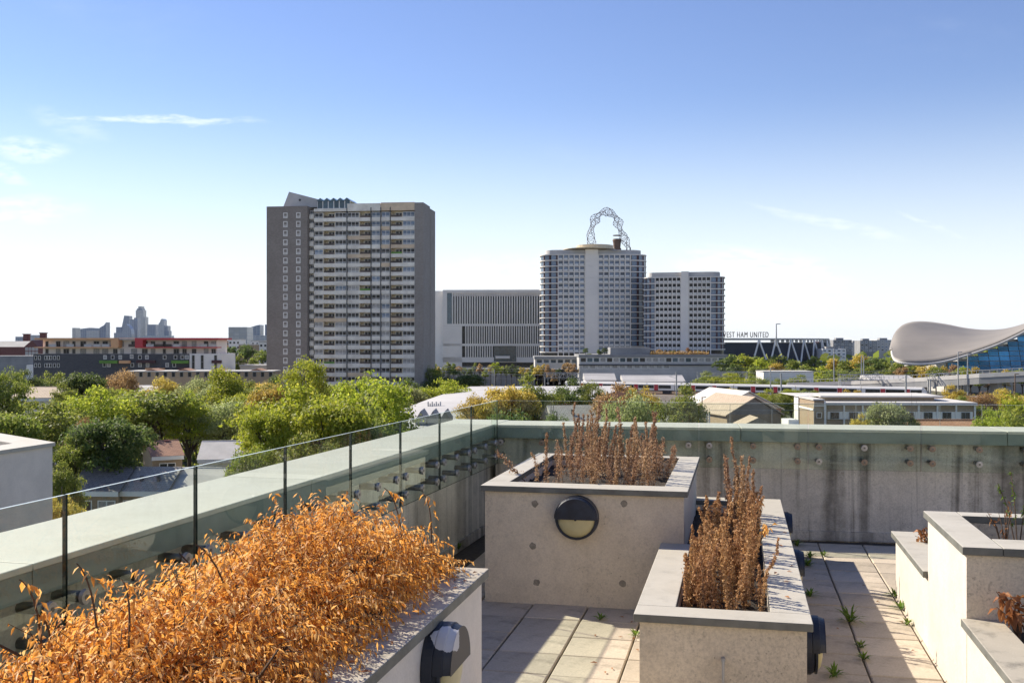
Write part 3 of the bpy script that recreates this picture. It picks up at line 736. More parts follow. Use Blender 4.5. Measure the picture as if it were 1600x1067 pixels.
fins('fin', 5.7, w, 37, Zp(505.95,d), Zp(457.55,d)); fins('fin', 14, w, 34, Zp(536.95,d), Zp(509.55,d)); fins('fin', 14, 32, 12, Zp(557.95,d), Zp(540.55,d)); fins('fin', 46, w, 14, Zp(557.95,d), Zp(540.55,d))
MB().box(32, 45.9, -.3, .5, Zp(565,d), Zp(541.5,d)).build('entrance_glazing', M['pane_teal'], ws)
MB().box(33, 42, -1.2, -.31, Zp(560,d), Zp(556,d)).build('entrance_canopy', M['warm_white'], ws)
MB().box(-6, -.01, 6, 50, 0, zt-.3).build('side_wall', M['white'], ws)
sw = thing('stepped_wing', 'pale stepped wing between the striped hall and grey tower block', 'building', (X(655,d), d+15, 0), R(-3))
MB().box(0, 11.5, 0, 40, 0, Zp(475,d)).build('wall', M['white'], sw)
MB().box(0, 12.4, -8, -.01, 0, Zp(514,d)).build('lower_wall', M['warm_white'], sw)

# ------------------------------------------------------------------ looping lattice sculpture
d = 720
ob = thing('lattice_sculpture', 'tall looping red steel lattice sculpture rising behind the tallest tower', 'sculpture', (X(946,d), d, 0))
ctr = [(-10.5,383),(-11.5,365),(-9.5,350),(-6.5,339),(-1.5,331.5),(4,333),(8.5,341),(10.5,352),(12.5,364),(15.5,376),(18,388)]
def cpt(t):
    t = max(0, min(len(ctr)-1.001, t)); i = int(t); f = t-i
    p = [ctr[max(0,min(len(ctr)-1,i+k))] for k in (-1,0,1,2)]
    def cr(a,b,c,e): return .5*((2*b)+(-a+c)*f+(2*a-5*b+4*c-e)*f*f+(-a+3*b-3*c+e)*f**3)
    return cr(*[q[0] for q in p])*2.0*d/F, Zp(cr(*[q[1] for q in p]), d)
N = 34; st = []
for k in range(N+1):
    t_ = k/N*(len(ctr)-1); x, z = cpt(t_); x2, z2 = cpt(min(len(ctr)-1, t_+.05)); x1, z1 = cpt(max(0, t_-.05))
    tx, tz = x2-x1, z2-z1; ln = math.hypot(tx, tz) or 1; nx, nz = tz/ln, -tx/ln
    rad = 2.6+1.1*math.sin(k*.9)
    ring = []
    for j in range(4):
        a = j*math.pi/2+k*.35; ring.append(Vector((x+nx*rad*math.cos(a), rad*math.sin(a), z+nz*rad*math.cos(a))))
    st.append(ring)
lb = MB()
for k in range(N):
    for j in range(4):
        lb.tube(st[k][j], st[k+1][j], .16, n=5); lb.tube(st[k][j], st[k+1][(j+1)%4], .13, n=4)
    if k % 2 == 0: lb.tube(st[k][0], st[k][2], .12, n=4)
lb.build('lattice', M['maroon'], ob)
leg = MB()
for j in range(4): leg.tube(st[0][j], st[0][j]+Vector((-6+3*j,0,-st[0][j].z)), .45, n=6); leg.tube(st[-1][j], st[-1][j]+Vector((-3+2*j,0,-st[-1][j].z)), .45, n=6)
leg.build('legs', M['maroon'], ob)
lk = MB(); bx = X(964,d)-X(946,d)
lk.tube((bx,0,0),(bx,0,Zp(388,d)),3,n=12).tube((bx,0,Zp(388,d)),(bx,0,Zp(377,d)),2.4,2.9,n=16).tube((bx,0,Zp(376.9,d)),(bx,0,Zp(373.5,d)),3.2,2.8,n=16).tube((bx,0,Zp(368.5,d)),(bx,0,Zp(367.6,d)),3.0,n=16)
lk.build('viewing_deck', M['rust'], ob)

# ------------------------------------------------------------------ stadium
d = 900
sdm = thing('stadium', 'dark stadium drum with white V trusses and large lettering on its rim', 'stadium', (X(1130,1000)+0, 1010, 0))
rx, ry = X(1279,1000)-X(1130,1000)+4, 118; zt = Zp(528.5,d)
def ell(a, g=0): return ((rx+g)*math.sin(a), -(ry+g)*math.cos(a))
NS = 64
for nm, g0, za, zb, mt in (('bowl_wall',0,0,zt-4,'navy_wall'),('roof_rim',3,zt-1.4,zt,'galv')):
    vs = []; fs = []
    for k in range(NS):
        a = 2*math.pi*k/NS; x, y = ell(a, g0); vs += [(x,y,za),(x,y,zb)]
    fs = [(2*k, 2*((k+1)%NS), 2*((k+1)%NS)+1, 2*k+1) for k in range(NS)]+[tuple(2*k+1 for k in range(NS))]
    MB().add(vs, fs).build(nm, M[mt], sdm)
for k in range(-3, 8):
    a0 = .55+k*.155
    ax, ay = ell(a0, 2.5)
    for da in (-.075, .075):
        bx_, by_ = ell(a0+da, 6)
        MB().tube((ax,ay,zt-1.2),(bx_,by_,0),.75,n=6).build('truss_leg', M['white'], sdm)
for k in range(-2, 22):
    a0 = .3+k*.052; p0 = ell(a0, 1.2); p1 = ell(a0+.036, 1.2)
    MB().add([(p0[0],p0[1],zt-3.6),(p1[0],p1[1],zt-3.6),(p1[0],p1[1],zt-1.6),(p0[0],p0[1],zt-1.6)], [(0,1,2,3)]).build('rim_panel', M['grey_light'], sdm)
for k in range(9):
    a0 = 1.02+k*.05; p0 = ell(a0, 1.4); p1 = ell(a0+.038, 1.4); sh = 3
    MB().add([(p0[0]-sh,p0[1],zt-17),(p1[0]-sh,p1[1],zt-17),(p1[0]+sh,p1[1],zt-4.5),(p0[0]+sh,p0[1],zt-4.5)], [(0,1,2,3)]).build('wrap_panel', M['grey_light' if k % 3 else 'red' if k == 3 else 'white'], sdm)
fc = bpy.data.curves.new('lettering', 'FONT'); fc.body = 'WEST HAM UNITED'; fc.size = 6.8; fc.extrude = .3; fc.space_character = 1.18; fc.align_x = 'RIGHT'
fo = bpy.data.objects.new('tmp', fc); COL.objects.link(fo); bpy.context.view_layer.update()
me = bpy.data.meshes.new_from_object(fo.evaluated_get(bpy.context.evaluated_depsgraph_get())); bpy.data.objects.remove(fo)
me.materials.clear(); me.materials.append(M['grey_dark'])
lt = inst(me, 'lettering', sdm, (X(1201,895)-sdm.location.x, 895-1010, zt+.8), rot=(R(90),0,R(12)))
lt.scale = (.64, 1, 1)

# ------------------------------------------------------------------ swooping-roof aquatics hall
ah = thing('swimming_hall', 'hall with a swooping grey wave roof over blue glazing', 'building', (X(1500,450), 450, 0))
OFF = ah.location.copy()
near = [(1393,549,446),(1394.5,557,440),(1399,563.5,434),(1410,567.5,430),(1430,569.3,428),(1455,568.3,427),(1480,564,426),(1505,557,425),(1530,549,424),(1560,538,423),(1590,524,422),(1620,508,421),(1660,488,420)]
far = [(1393,548,450),(1393.6,541,460),(1396,532,470),(1402,519,480),(1412,510,488),(1428,505.4,494),(1450,505.4,500),(1478,509.3,506),(1508,515.3,510),(1538,518.2,514),(1570,516.5,518),(1605,507.5,520),(1660,490,522)]
def dense(pts, n):
    out = []
    m = len(pts)-1
    for k in range(n+1):
        t_ = min(m-1e-6, k/n*m); i = int(t_); f = t_-i
        p = [pts[max(0,min(m,i+q))] for q in (-1,0,1,2)]
        out.append(tuple(.5*((2*p[1][c])+(-p[0][c]+p[2][c])*f+(2*p[0][c]-5*p[1][c]+4*p[2][c]-p[3][c])*f*f+(-p[0][c]+3*p[1][c]-3*p[2][c]+p[3][c])*f**3) for c in range(3)))
    return out
nn, mm = 60, 16
dn, dfr = dense(near, nn), dense(far, nn)
top = [[None]*(mm+1) for _ in range(nn+1)]
for i in range(nn+1):
    a, b = at(*dn[i]), at(*dfr[i])
    for j in range(mm+1):
        s_ = j/mm; p = a.lerp(b, s_); p.z += math.sin(s_*math.pi)*.6*min(1, i/10)
        top[i][j] = p-OFF
vs = [tuple(p) for r in top for p in r]; fs = [(i*(mm+1)+j, (i+1)*(mm+1)+j, (i+1)*(mm+1)+j+1, i*(mm+1)+j+1) for i in range(nn) for j in range(mm)]
t = NT('aluminium_roof'); k = t.noise(.05, 5, .6); sv = t.n('ShaderNodeSeparateXYZ'); t.l(t.tc.outputs['Object'], sv.inputs[0])
st_ = t.math('FRACT', t.math('MULTIPLY', t.math('ADD', sv.outputs[0], t.math('MULTIPLY', sv.outputs[1], .35)), .8))
c = t.mix(t.mr(k, .3, .7), (.27,.24,.205), (.21,.19,.165)); c = t.mix(t.mr(st_, .0, .14, .35, 0), c, (.12,.11,.1)); t.bsdf(c, .6, .0); M['alu_roof'] = t.done()
ro = MB().add(vs, fs).build('roof', M['alu_roof'], ah, smooth=True)
sm = ro.modifiers.new('thick', 'SOLIDIFY'); sm.thickness = 1.0; sm.offset = 1
rim = MB(); pr = [top[i][0]+Vector((0,-.4,0)) for i in range(nn+1)]
rim.path(pr, [.55]*(nn+1), 8); rim.build('roof_edge', M['grey_light'], ah, smooth=True)
# soffit: from the near edge back and a little down
vs = []; 
for i in range(18, nn+1):
    a = top[i][0]; vs += [tuple(a+Vector((0,.4,-.5))), tuple(a+Vector((0,16,-1.5-.02*i)))]
MB().add(vs, [(2*i, 2*i+1, 2*i+3, 2*i+2) for i in range(nn-18)]).build('soffit', M['grey_dark'], ah)
# leaning glazing under the roof edge
gd = 436
def rim_py(px):
    for i in range(nn):
        if dn[i][0] <= px <= dn[i+1][0]:
            f = (px-dn[i][0])/(dn[i+1][0]-dn[i][0]+1e-9); return dn[i][1]+f*(dn[i+1][1]-dn[i][1])
    return 480
gx = [1482+k*16.5 for k in range(11)]; gy = [579-k*7.6 for k in range(12)]
for k in range(10):
    lean = 3
    for r in range(11):
        yb_, yt_ = gy[r], gy[r+1]
        lim = max(rim_py(gx[k]), rim_py(gx[k+1]))+3.0
        if yb_ < lim+2: break
        yt2 = max(yt_, lim)
        xs = lambda x, y: x-(579-y)*.16
        q = [(gx[k]+.5,yb_-.4),(gx[k+1]-.5,yb_-.4),(gx[k+1]-.5,yt2+.4),(gx[k]+.5,yt2+.4)]
        p = [at(xs(x,y), y, gd-(579-y)*.02)-OFF for x, y in q]
        MB().add([tuple(v) for v in p]+[tuple(v+Vector((0,.15,0))) for v in p], [(0,1,2,3),(7,6,5,4),(0,4,5,1),(1,5,6,2),(2,6,7,3),(3,7,4,0)]).build('pane', M['pane_pool'], ah)
bk = MB()
for k in range(10):
    lim = max(rim_py(gx[k]), rim_py(gx[k+1]))+1.5
    p = [at(x-(579-y)*.16, y, gd+.6)-OFF for x, y in ((gx[k],585),(gx[k+1],585),(gx[k+1],lim),(gx[k],lim))]
    bk.add([tuple(v) for v in p], [(0,1,2,3)])
bk.build('glazing_frame', M['grey_light'], ah)
fl = at(1396,566,452)-OFF; fr_ = at(1700,560,440)-OFF
MB().prism([(fl.x+24,fl.y+2),(fr_.x,fr_.y),(fr_.x,fr_.y+70),(fl.x+24,fl.y+50)], 0, Zp(566,450)).build('base_wall', M['grey_light'], ah)

# ------------------------------------------------------------------ far flats right of the stadium
random.seed(21)
for px0, px1, py, d, mt, lab in ((1279,1306,533,1150,'maroon','distant dark red flats beyond the stadium end'),(1302,1331,531,1050,'grey_mid','distant grey flats with balconies between red flats and pale flats'),(1328,1356,535,1200,'grey_light','distant pale low flats between two grey blocks'),(1344,1370,532,1080,'grey_mid','distant blue-grey flats with white frames'),(1370,1400,531,1100,'grey_light','distant pale concrete flats beside the wave roof'),(1285,1322,545,900,'white','small white house block in front of the distant flats')):
    o = thing('apartment_block', lab, 'building', (X(px0,d), d, 0)); w = X(px1,d)-X(px0,d); zt = Zp(py,d)
    MB().box(0, w, 0, 18, 0, zt).build('wall', M[mt], o); MB().box(w*.2, w*.6, 3, 10, zt+.001, zt+2).build('roof_room', M['grey_mid'], o)
    n = max(3, int(w/3.6)); s = w/n
    for r in range(4):
        for c in range(n):
            if zt-3.0*(r+1) < 6: continue
            window(o, s*(c+.5), -.02, zt-3.0*(r+1)+.4, s*.62, 1.7, 1, (1.0,), random.choice(['pane_dark','pane_curtain','pane_blue']), .2)

# ------------------------------------------------------------------ long colourful flats on the left
random.seed(22)
d = 330
cf = thing('colourful_flats', 'long flats with peach and red framed top storeys over charcoal brick', 'building', (X(52,d), d, 0), R(-2))
sc_ = d/F
def lx(px): return (px-52)*sc_
def zy(py): return Zp(py, d)
MB().box(lx(52), lx(300), 0, 14, 0, zy(553)).build('brick_wall', M['brick_black'], cf)
MB().box(lx(300), lx(350), -.6, 14, 0, zy(552.5)).build('white_wall', M['white'], cf)
MB().box(lx(62), lx(338), 2.2, 13, zy(552.9), zy(530)).build('top_wall', M['warm_white'], cf)
for a, b, mt in ((56,188,'orange'),(215,346,'red')):
    MB().box(lx(a), lx(b), -1.0, 13, zy(531), zy(528)).build('roof_slab', M[mt], cf)
    MB().box(lx(a), lx(b), -1.0, 2.1, zy(543.6), zy(542)).build('balcony_slab', M[mt], cf)
    e = b-11 if mt == 'orange' else a
    MB().box(lx(e), lx(e+12), -1.0, 2.1, zy(541.99), zy(531.01)).build('frame_end', M[mt], cf)
MB().box(lx(188), lx(215), -.2, 12, zy(531), zy(529)).build('link_roof', M['grey_light'], cf)
px = 66
while px < 335:
    w = random.choice([5,7,9]); 
    for za, zb in ((541.8,533),(552.6,545)):
        window(cf, lx(px+w/2), 2.19, zy(za), w*sc_, (za-zb)*sc_, 2 if w > 5 else 1, (1.0,), random.choice(['pane_dark','pane_dark','pane_curtain']), .12, frame='grey_mid')
    px += w+random.choice([5,8,12])
for a in range(64, 336, 14):
    MB().box(lx(a), lx(a+12), -.7, -.62, zy(541.99), zy(537.5)).build('balustrade', M['brown_panel'] if random.random() < .35 else M['grey_light'], cf) if random.random() < .5 else None
for a, b, py, mt in ((160,188,564.5,'green_panel'),(191,208,564.5,'orange'),(218,247,564,'maroon'),(273,299,564.5,'green_panel'),(232,262,576,'orange'),(283,300,575,'maroon'),(336,351,564,'maroon')):
    bo = MB().box(lx(a), lx(b), -1.6, -.63, zy(py+3), zy(py-1.5)).build('balcony', M[mt], cf)
for a, py in ((164,560),(176,560),(188,560),(206,559),(219,560),(230,560),(258,560),(275,560),(286,560),(293,560),(163,572),(170,572),(207,572),(219,572),(231,572),(262,572),(273,572)):
    window(cf, lx(a+2), -.02, zy(py+1.2), 1.1, 1.3, 1, (1.0,), random.choice(['pane_curtain','pane_dark']), .12)
for a in (56,62,72,76,80,86,92): 
    for py in (561,573): window(cf, lx(a), -.02, zy(py+1), .8, 1.3, 1, (1.0,), 'pane_dark', .1)
for a in (306,320,341):
    window(cf, lx(a), -.62, zy(576), .9, 4.4, 1, (.5,.5), 'pane_dark', .1, frame='grey_mid')

# buff brick terrace in front of it
d = 265
bt = thing('brick_terrace', 'long low buff brick terrace with slit windows in front of the charcoal flats', 'building', (X(198,d), d, 0), R(1))
w = X(425,d)-X(198,d)
MB().box(0, w, 0, 9, 0, Zp(581,d)).build('wall', M['brick_buff'], bt)
MB().box(-.2, w+.2, -.25, 9.2, Zp(581,d)+.001, Zp(579.5,d)).build('roof_edge', M['roof_felt'], bt)
for k in range(18): window(bt, 1.6+k*w/18, -.02, Zp(589,d), .9, 1.3, 1, (1.0,), 'pane_dark', .08, frame='grey_mid')
for k in (2,6,10,15):
    MB().prism_y([(k*2.1,Zp(579.5,d)+.001),(k*2.1+3.4,Zp(579.5,d)+.001),(k*2.1+1.7,Zp(576,d))], 1, 7).build('gable_roof', M['tile_brown'], bt)

# ------------------------------------------------------------------ red mill, chimneys
d = 520
ml = thing('brick_mill', 'dark red brick mill with gabled end and grey roof behind the flats', 'building', (X(-30,d), d, 0))
wx = X(38,d)-X(-30,d); wg = X(60,d)-X(38,d)
MB().box(0, wx+wg, 0, 16, 0, Zp(542,d)).build('wall', M['brick_red'], ml)
MB().prism_y([(wx,Zp(542,d)+.001),(wx+wg,Zp(542,d)+.001),(wx+wg*.55,Zp(531.5,d))], -.3, 15).build('gable', M['brick_red'], ml)
MB().prism_x([(0,Zp(542,d)+.001),(14,Zp(542,d)+.001),(7,Zp(533,d))], -.5, wx-.01).build('roof', M['grey_mid'], ml)
for r in range(3):
    for k in range(4): window(ml, wx+1.2+k*wg/4.2, -.02, Zp(548+r*7,d), 1.3, 1.7, 2, (1.0,), 'pane_curtain', .15)
for px, py, dd, lab in ((40,521.5,600,'square red brick chimney stack behind the mill roof'),(66,519.5,600,'square red brick chimney stack near the peach framed flats')):
    c = thing('chimney_stack', lab, 'chimney', (X(px-4,dd), dd, 0)); s = 8*dd/F
    MB().box(0, s, 0, s, 0, Zp(py+1.2,dd)).build('shaft', M['brick_red'], c); MB().box(-.3, s+.3, -.3, s+.3, Zp(py+1.2,dd)+.001, Zp(py,dd)).build('cap', M['brick_red'], c)
ll = thing('low_sheds', 'low grey sheds in front of the red mill', 'building', (X(-20,420), 420, 0))
MB().box(0, X(70,420)-X(-20,420), 0, 12, 0, Zp(556,420)).build('wall', M['grey_mid'], ll); MB().box(18, 24, -4, -.01, 0, Zp(570,420)).build('white_annex', M['white'], ll)

# ------------------------------------------------------------------ far skyline
random.seed(23)
def pane_sky(name, a, b, fl, cl_):
    t = NT(name); bk = t.n('ShaderNodeTexBrick'); bk.inputs['Scale'].default_value = 1; bk.inputs['Brick Width'].default_value = cl_; bk.inputs['Row Height'].default_value = fl; bk.inputs['Mortar Size'].default_value = fl*.14; bk.offset = 0
    bk.inputs['Color1'].default_value = (*a,1); bk.inputs['Color2'].default_value = (*tuple(x*.8 for x in a),1); bk.inputs['Mortar'].default_value = (*b,1)
    sp = t.n('ShaderNodeSeparateXYZ'); t.l(t.tc.outputs['Object'], sp.inputs[0]); cb = t.n('ShaderNodeCombineXYZ'); t.l(t.math('ADD', sp.outputs[0], sp.outputs[1]), cb.inputs[0]); t.l(sp.outputs[2], cb.inputs[1]); t.l(cb.outputs[0], bk.inputs['Vector'])
    t.bsdf(bk.outputs[0], .25, 0, None, .5); return t.done()
M['sk_blue'] = pane_sky('skyline_blue_glass', (.07,.13,.24), (.16,.23,.33), 8, 12)
M['sk_mid'] = pane_sky('skyline_grey_blue_glass', (.13,.19,.29), (.24,.30,.37), 8, 12)
M['sk_pale'] = pane_sky('skyline_pale_glass', (.34,.38,.42), (.44,.46,.47), 9, 16)
M['sk_light'] = pane_sky('skyline_light_stone', (.46,.46,.44), (.36,.37,.38), 9, 14)
def sky_tower(lab, shapes, dd):
    """shapes: list of (polygon px points, extra depth, material)"""
    x0 = shapes[0][0][0][0]; o = thing('skyscraper', lab, 'skyscraper', (X(x0,dd), dd, 0), 0, 'distant city towers')
    for poly, ed, mt in shapes:
        pts = [((p[0]-x0)*dd/F, 0 if p[1] == 'g' else Zp(p[1],dd)) for p in poly]
        MB().prism_y(pts, ed, ed+60).build('shaft', M[mt], o)
    return o
box = lambda a, b, y: [(a,'g'),(b,'g'),(b,y),(a,y)]
sky_tower('distant pair of low pale blue office blocks beside a brick chimney', [(box(24,36,526),0,'sk_mid'),(box(45,60,523.5),0,'sk_pale')], 6000)
sky_tower('distant curved glass office with a sharp upswept fin', [(([(113,'g'),(158,'g'),(156,513),(140,512),(128,513.5),(119,516),(113,519)]),0,'sk_mid'),(box(136,156,516.5),-8,'sk_pale'),([(156,'g'),(166,'g'),(166,503.5),(163,508),(156,512)],-4,'sk_blue')], 6000)
sky_tower('distant slim concrete chimney beside the curved glass office', [(box(114,117.5,514),0,'sk_light'),(box(113,118.5,512.3),-2,'sk_light')], 5500)
sky_tower('distant low stepped blue block at the foot of the cluster', [(box(178,190,520),0,'sk_mid'),(box(181,190,511),3,'sk_blue')], 7000)
sky_tower('distant tapering dark blue tower behind the rounded one', [([(190,'g'),(203,'g'),(202,493.5),(194,493),(190,512)],0,'sk_blue')], 7400)
sky_tower('distant bullet shaped rounded glass tower', [([(191,'g'),(205,'g'),(205.5,522),(204,514),(200,508),(197,506.5),(194,509),(191.5,515),(190,523)],0,'sk_mid')], 6900)
sky_tower('distant narrow flat-topped blue towers beside the tallest', [(box(203,210,499),0,'sk_mid'),(box(209.5,215,496.5),-3,'sk_blue')], 7100)
sky_tower('distant tallest pale stepped tower of the cluster', [(box(212,224,484.5),0,'sk_light'),(box(213.5,222,482),3,'sk_mid'),(box(215.5,220.5,478.5),6,'sk_light'),(box(223,227,495),3,'sk_light')], 7300)
sky_tower('distant broad dark blue slab right of the cluster', [(box(230,243,507),0,'sk_blue')], 6800)
sky_tower('distant stepped pale tower with a rounded top', [(box(243,262,509),0,'sk_mid'),([(248,'g'),(257,'g'),(256.5,501),(255.5,498.6),(253,498),(251,500),(250,504),(248,505)],-3,'sk_pale'),(box(257,264,517),-5,'sk_blue')], 7000)
sky_tower('distant low pale block joining the foot of the cluster', [(box(219,268,524.5),-10,'sk_pale')], 6500)
sky_tower('distant square office block with white floor bands behind white flats', [(box(357,386,511),0,'sk_light')], 2600)
sky_tower('distant curved blue glass tower left of the brick tower block', [([(392,'g'),(406.5,'g'),(406.5,507.5),(402,508),(392,511)],0,'sk_mid')], 4200)
sky_tower('distant tall blue glass tower partly behind the brick tower block', [(box(414,424,507),0,'sk_blue')], 4200)
sky_tower('distant low mixed blocks between the two blue glass towers', [(box(386,422,524),0,'sk_pale')], 3800)
random.seed(24)
for px0, px1, py, d, mt, lab in ((350,362,533,640,'brick_orange','tan brick flats edge beside the red framed roof'),(357,375,531,620,'white','white rendered flats with a dark window strip'),(373,398,539,600,'brick_yellow','plain tan brick block between white flats'),(392,412,533,680,'white','white flats behind the plain tan brick block'),(405,424,535,560,'warm_white','cream flats with square windows touching the brick tower')):
    o = thing('apartment_block', lab, 'building', (X(px0,d), d, 0)); w = X(px1,d)-X(px0,d); zt = Zp(py,d)
    MB().box(0, w, 0, 14, 0, zt).build('wall', M[mt], o); MB().box(-.2, w+.2, -.2, 14.2, zt+.001, zt+.6).build('roof_edge', M['grey_light'], o)
    for r in range(4):
        for c in range(3 if mt != 'brick_yellow' else 0): window(o, w*(c+.5)/3, -.02, zt-2.9*(r+1)+.5, 1.4, 1.4, 1, (1.0,), 'pane_dark', .12)
lb_ = thing('low_block', 'long low flat-roofed grey block behind the trees left of the tower', 'building', (X(375,330), 330, 0)); w = X(424,330)-X(375,330)
MB().box(0, w, 0, 8, 0, Zp(573,330)).build('wall', M['grey_light'], lb_); MB().box(-.2, w, -.3, 8.2, Zp(573,330)+.001, Zp(570,330)).build('roof_edge', M['roof_felt'], lb_)
# ------------------------------------------------------------------ houses and sheds below
random.seed(31)
def house(name, label, px_l, px_r, py_eave, py_ridge, d, depth, wallm, roofm, rz=0, nwin=3, fascia='white_frame', group=None, wpy=None, tiles=True):
    """gabled house, ridge along local x, front on local -y"""
    zE = Zp(py_eave, d); dr = d+depth/2*math.cos(rz); zR = Zp(py_ridge, dr); w = (px_r-px_l)*d/F/max(.5, math.cos(rz))
    o = thing(name, label, 'house', (X(px_l,d), d, 0), rz, group)
    b = MB(); b.box(0, w, 0, depth, 0, zE); b.build('wall', M[wallm], o)
    g = MB(); g.prism_x([(0.01,zE+.001),(depth-.01,zE+.001),(depth/2,zR-.05)], .01, w-.01); g.build('gable', M[wallm], o)
    sl = math.hypot(depth/2+.4, (zR-zE)*(depth/2+.4)/(depth/2)); ang = math.atan2(zR-zE, depth/2)
    for s in (0, 1):
        m = MB().box(-.25, w+.25, 0, sl, 0, .14)
        r = m.build('roof', M[roofm], o); 
        ov = .4
        if s == 0: r.location = (0, -ov, zE-ov*math.tan(ang)+.03); r.rotation_euler = (ang, 0, 0)
        else: r.location = (w, depth+ov, zE-ov*math.tan(ang)+.03); r.rotation_euler = (ang, 0, math.pi)
    MB().tube((-.2,depth/2,zR+.12),(w+.2,depth/2,zR+.12),.13,n=8).build('ridge', M[roofm], o)
    MB().box(-.15, w+.15, -.46, -.40, zE-.55, zE-.02).build('fascia', M[fascia], o)
    for k in range(nwin):
        window(o, w*(k+.5)/nwin, -.03, zE-2.15, min(2.2, w/nwin*.75), 1.15, 2, (1.0,), random.choice(['pane_dark','pane_curtain']), .09)
        window(o, w*(k+.5)/nwin, -.03, zE-4.9, min(2.0, w/nwin*.7), 1.2, 2, (1.0,), 'pane_dark', .09)
    return o, w, zE, zR
h, *_ = house('terraced_house', 'terraced house with dark slate roof and a small roof flue', 112, 187, 766, 731, 106, 7, 'brick_yellow', 'tile_slate', R(-3), 2, group='row of terraced houses under the parapet')
MB().tube((2.6,2.6,8.2),(2.6,2.6,10.0),.12,n=10).tube((2.6,2.6,10.0),(2.6,2.6,10.25),.2,n=10).build('flue', M['grey_dark'], h)
h, w_, zE_, zR_ = house('terraced_house', 'terraced house with worn grey tiled roof between dark slate and pale roofs', 188, 262, 766, 732, 106.4, 7, 'brick_yellow', 'tile_grey', R(-3), 2, group='row of terraced houses under the parapet')
for k in (1.6, 3.4): MB().box(k, k+.3, 1.1, 1.4, zE_+.8, zE_+1.35).build('roof_vent', M['grey_dark'], h)
house('terraced_house', 'terraced house with smooth pale felt roof at the row end', 263, 338, 766, 733, 106.8, 7, 'brick_yellow', 'roof_felt', R(-3), 2, group='row of terraced houses under the parapet')
h, w_, zE_, zR_ = house('detached_house', 'brick house with brown tiled roof and bare brick gable end', 238, 278, 713, 691, 142, 8.5, 'brick_yellow', 'tile_brown', R(28), 1)
MB().box(2.2, 3.0, 3.9, 4.6, zR_-.3, zR_+.25).build('chimney', M['brick_red'], h)
house('detached_house', 'house with plain pale flat-looking roof beside the brown-roofed brick house', 311, 372, 717, 691, 140, 8, 'white', 'roof_felt', R(8), 2)
house('detached_house', 'house with dusty pink roof half hidden behind the dark front tree', 84, 128, 702, 688, 150, 8, 'brick_yellow', 'tile_brown', R(0), 2)
house('detached_house', 'house with pale tan roof among trees near the mill side', 18, 84, 622, 606, 190, 14, 'warm_white', 'tile_sand', R(3), 3)
house('detached_house', 'small pale-roofed house between tree crowns in the middle of the grove', 200, 240, 612, 603, 240, 9, 'white', 'roof_felt', R(0), 2)

# large pale flat roof beyond the corner of the terrace
d = 138; zr = 12.0
pr_ = thing('flat_roof_hall', 'wide hall with one big pale smooth roof and three small roof gables', 'building', (0, 0, 0))
quad = [(X(560,128),128),(X(800,128),128),(X(985,250),250),(X(735,246),246)]
MB().prism(quad, 0, zr-.35).build('wall', M['brick_orange'], pr_)
nx, ny = 20, 20; vs = []; fs = []
for j in range(ny+1):
    for i in range(nx+1):
        a = Vector(quad[0]).lerp(Vector(quad[1]), i/nx); b = Vector(quad[3]).lerp(Vector(quad[2]), i/nx); p = a.lerp(b, j/ny)
        vs.append((p.x, p.y, zr-.3+1.1*math.sin(math.pi*j/ny)*math.sin(math.pi*min(1,i/nx+.15))))
fs = [(j*(nx+1)+i, j*(nx+1)+i+1, (j+1)*(nx+1)+i+1, (j+1)*(nx+1)+i) for j in range(ny) for i in range(nx)]
ro = MB().add(vs, fs).build('roof', M['roof_pale'], pr_, smooth=True)
for k in range(3):
    x = X(650+k*19, 132); MB().prism_y([(x,zr-.29),(x+1.35,zr-.29),(x+1.35,zr+.5),(x+.67,zr+1.6),(x,zr+.5)], 131, 137).build('roof_gable', M['grey_mid'], pr_)
for k in range(7): MB().box(X(668+k*3.2,160), X(669.6+k*3.2,160), 160, 160.6, zr+.3, zr+1.1-.3*(k%2)).build('roof_vent', M['grey_light'], pr_)

# gabled workshop and flat-roofed warehouse on the right
d = 190
gw = thing('gabled_workshop', 'workshop with sandy tiled gable roof and brown brick gable wall', 'house', (X(1136,d), d, 0), R(14))
w = 11.0; zE = Zp(648,d); zR = Zp(622,d)
MB().box(0, w, 0, 16, 0, zE).build('wall', M['brick_yellow'], gw)
MB().prism_y([(0,zE+.001),(w,zE+.001),(w/2,zR-.1)], .02, 15.9).build('gable', M['brick_grey'], gw)
for s in (0, 1):
    b = MB(); th_ = .2
    e = (-.5, zE-.25) if s == 0 else (w+.5, zE-.25)
    b.prism_y([e, (w/2, zR), (w/2, zR+th_), (e[0], e[1]+th_)], -.5, 16.5); b.build('roof', M['tile_sand'], gw)
gw2 = thing('gabled_workshop', 'bigger pale-roofed workshop with pink side panels behind the sandy one', 'house', (X(1118,206), 206, 0), R(14))
w = 14.5; zE = Zp(640,206); zR = Zp(613,206)
MB().box(0, w, 0, 18, 0, zE).build('wall', M['brick_orange'], gw2)
MB().prism_y([(0,zE+.001),(w,zE+.001),(w/2,zR-.1)], .02, 17.9).build('gable', M['warm_white'], gw2)
for s in (0, 1):
    e = (-.5, zE-.25) if s == 0 else (w+.5, zE-.25)
    MB().prism_y([e, (w/2, zR), (w/2, zR+.2), (e[0], e[1]+.2)], -.5, 18.5).build('roof', M['roof_white'], gw2)
M['pink'] = plain('pink_panel', (.48,.22,.22), .7, .15, .5)
MB().box(-.06, -.01, .5, 17, zE-2.2, zE-.4).box(w+.01, w+.06, .5, 17, zE-2.2, zE-.4).build('side_panel', M['pink'], gw2)
gw3 = thing('tiled_porch', 'small sandy tiled roof peak just above the far parapet', 'house', (X(1160,150), 150, 0))
MB().box(0,4.6,0,5,0,Zp(665,150)).build('wall', M['brick_yellow'], gw3)
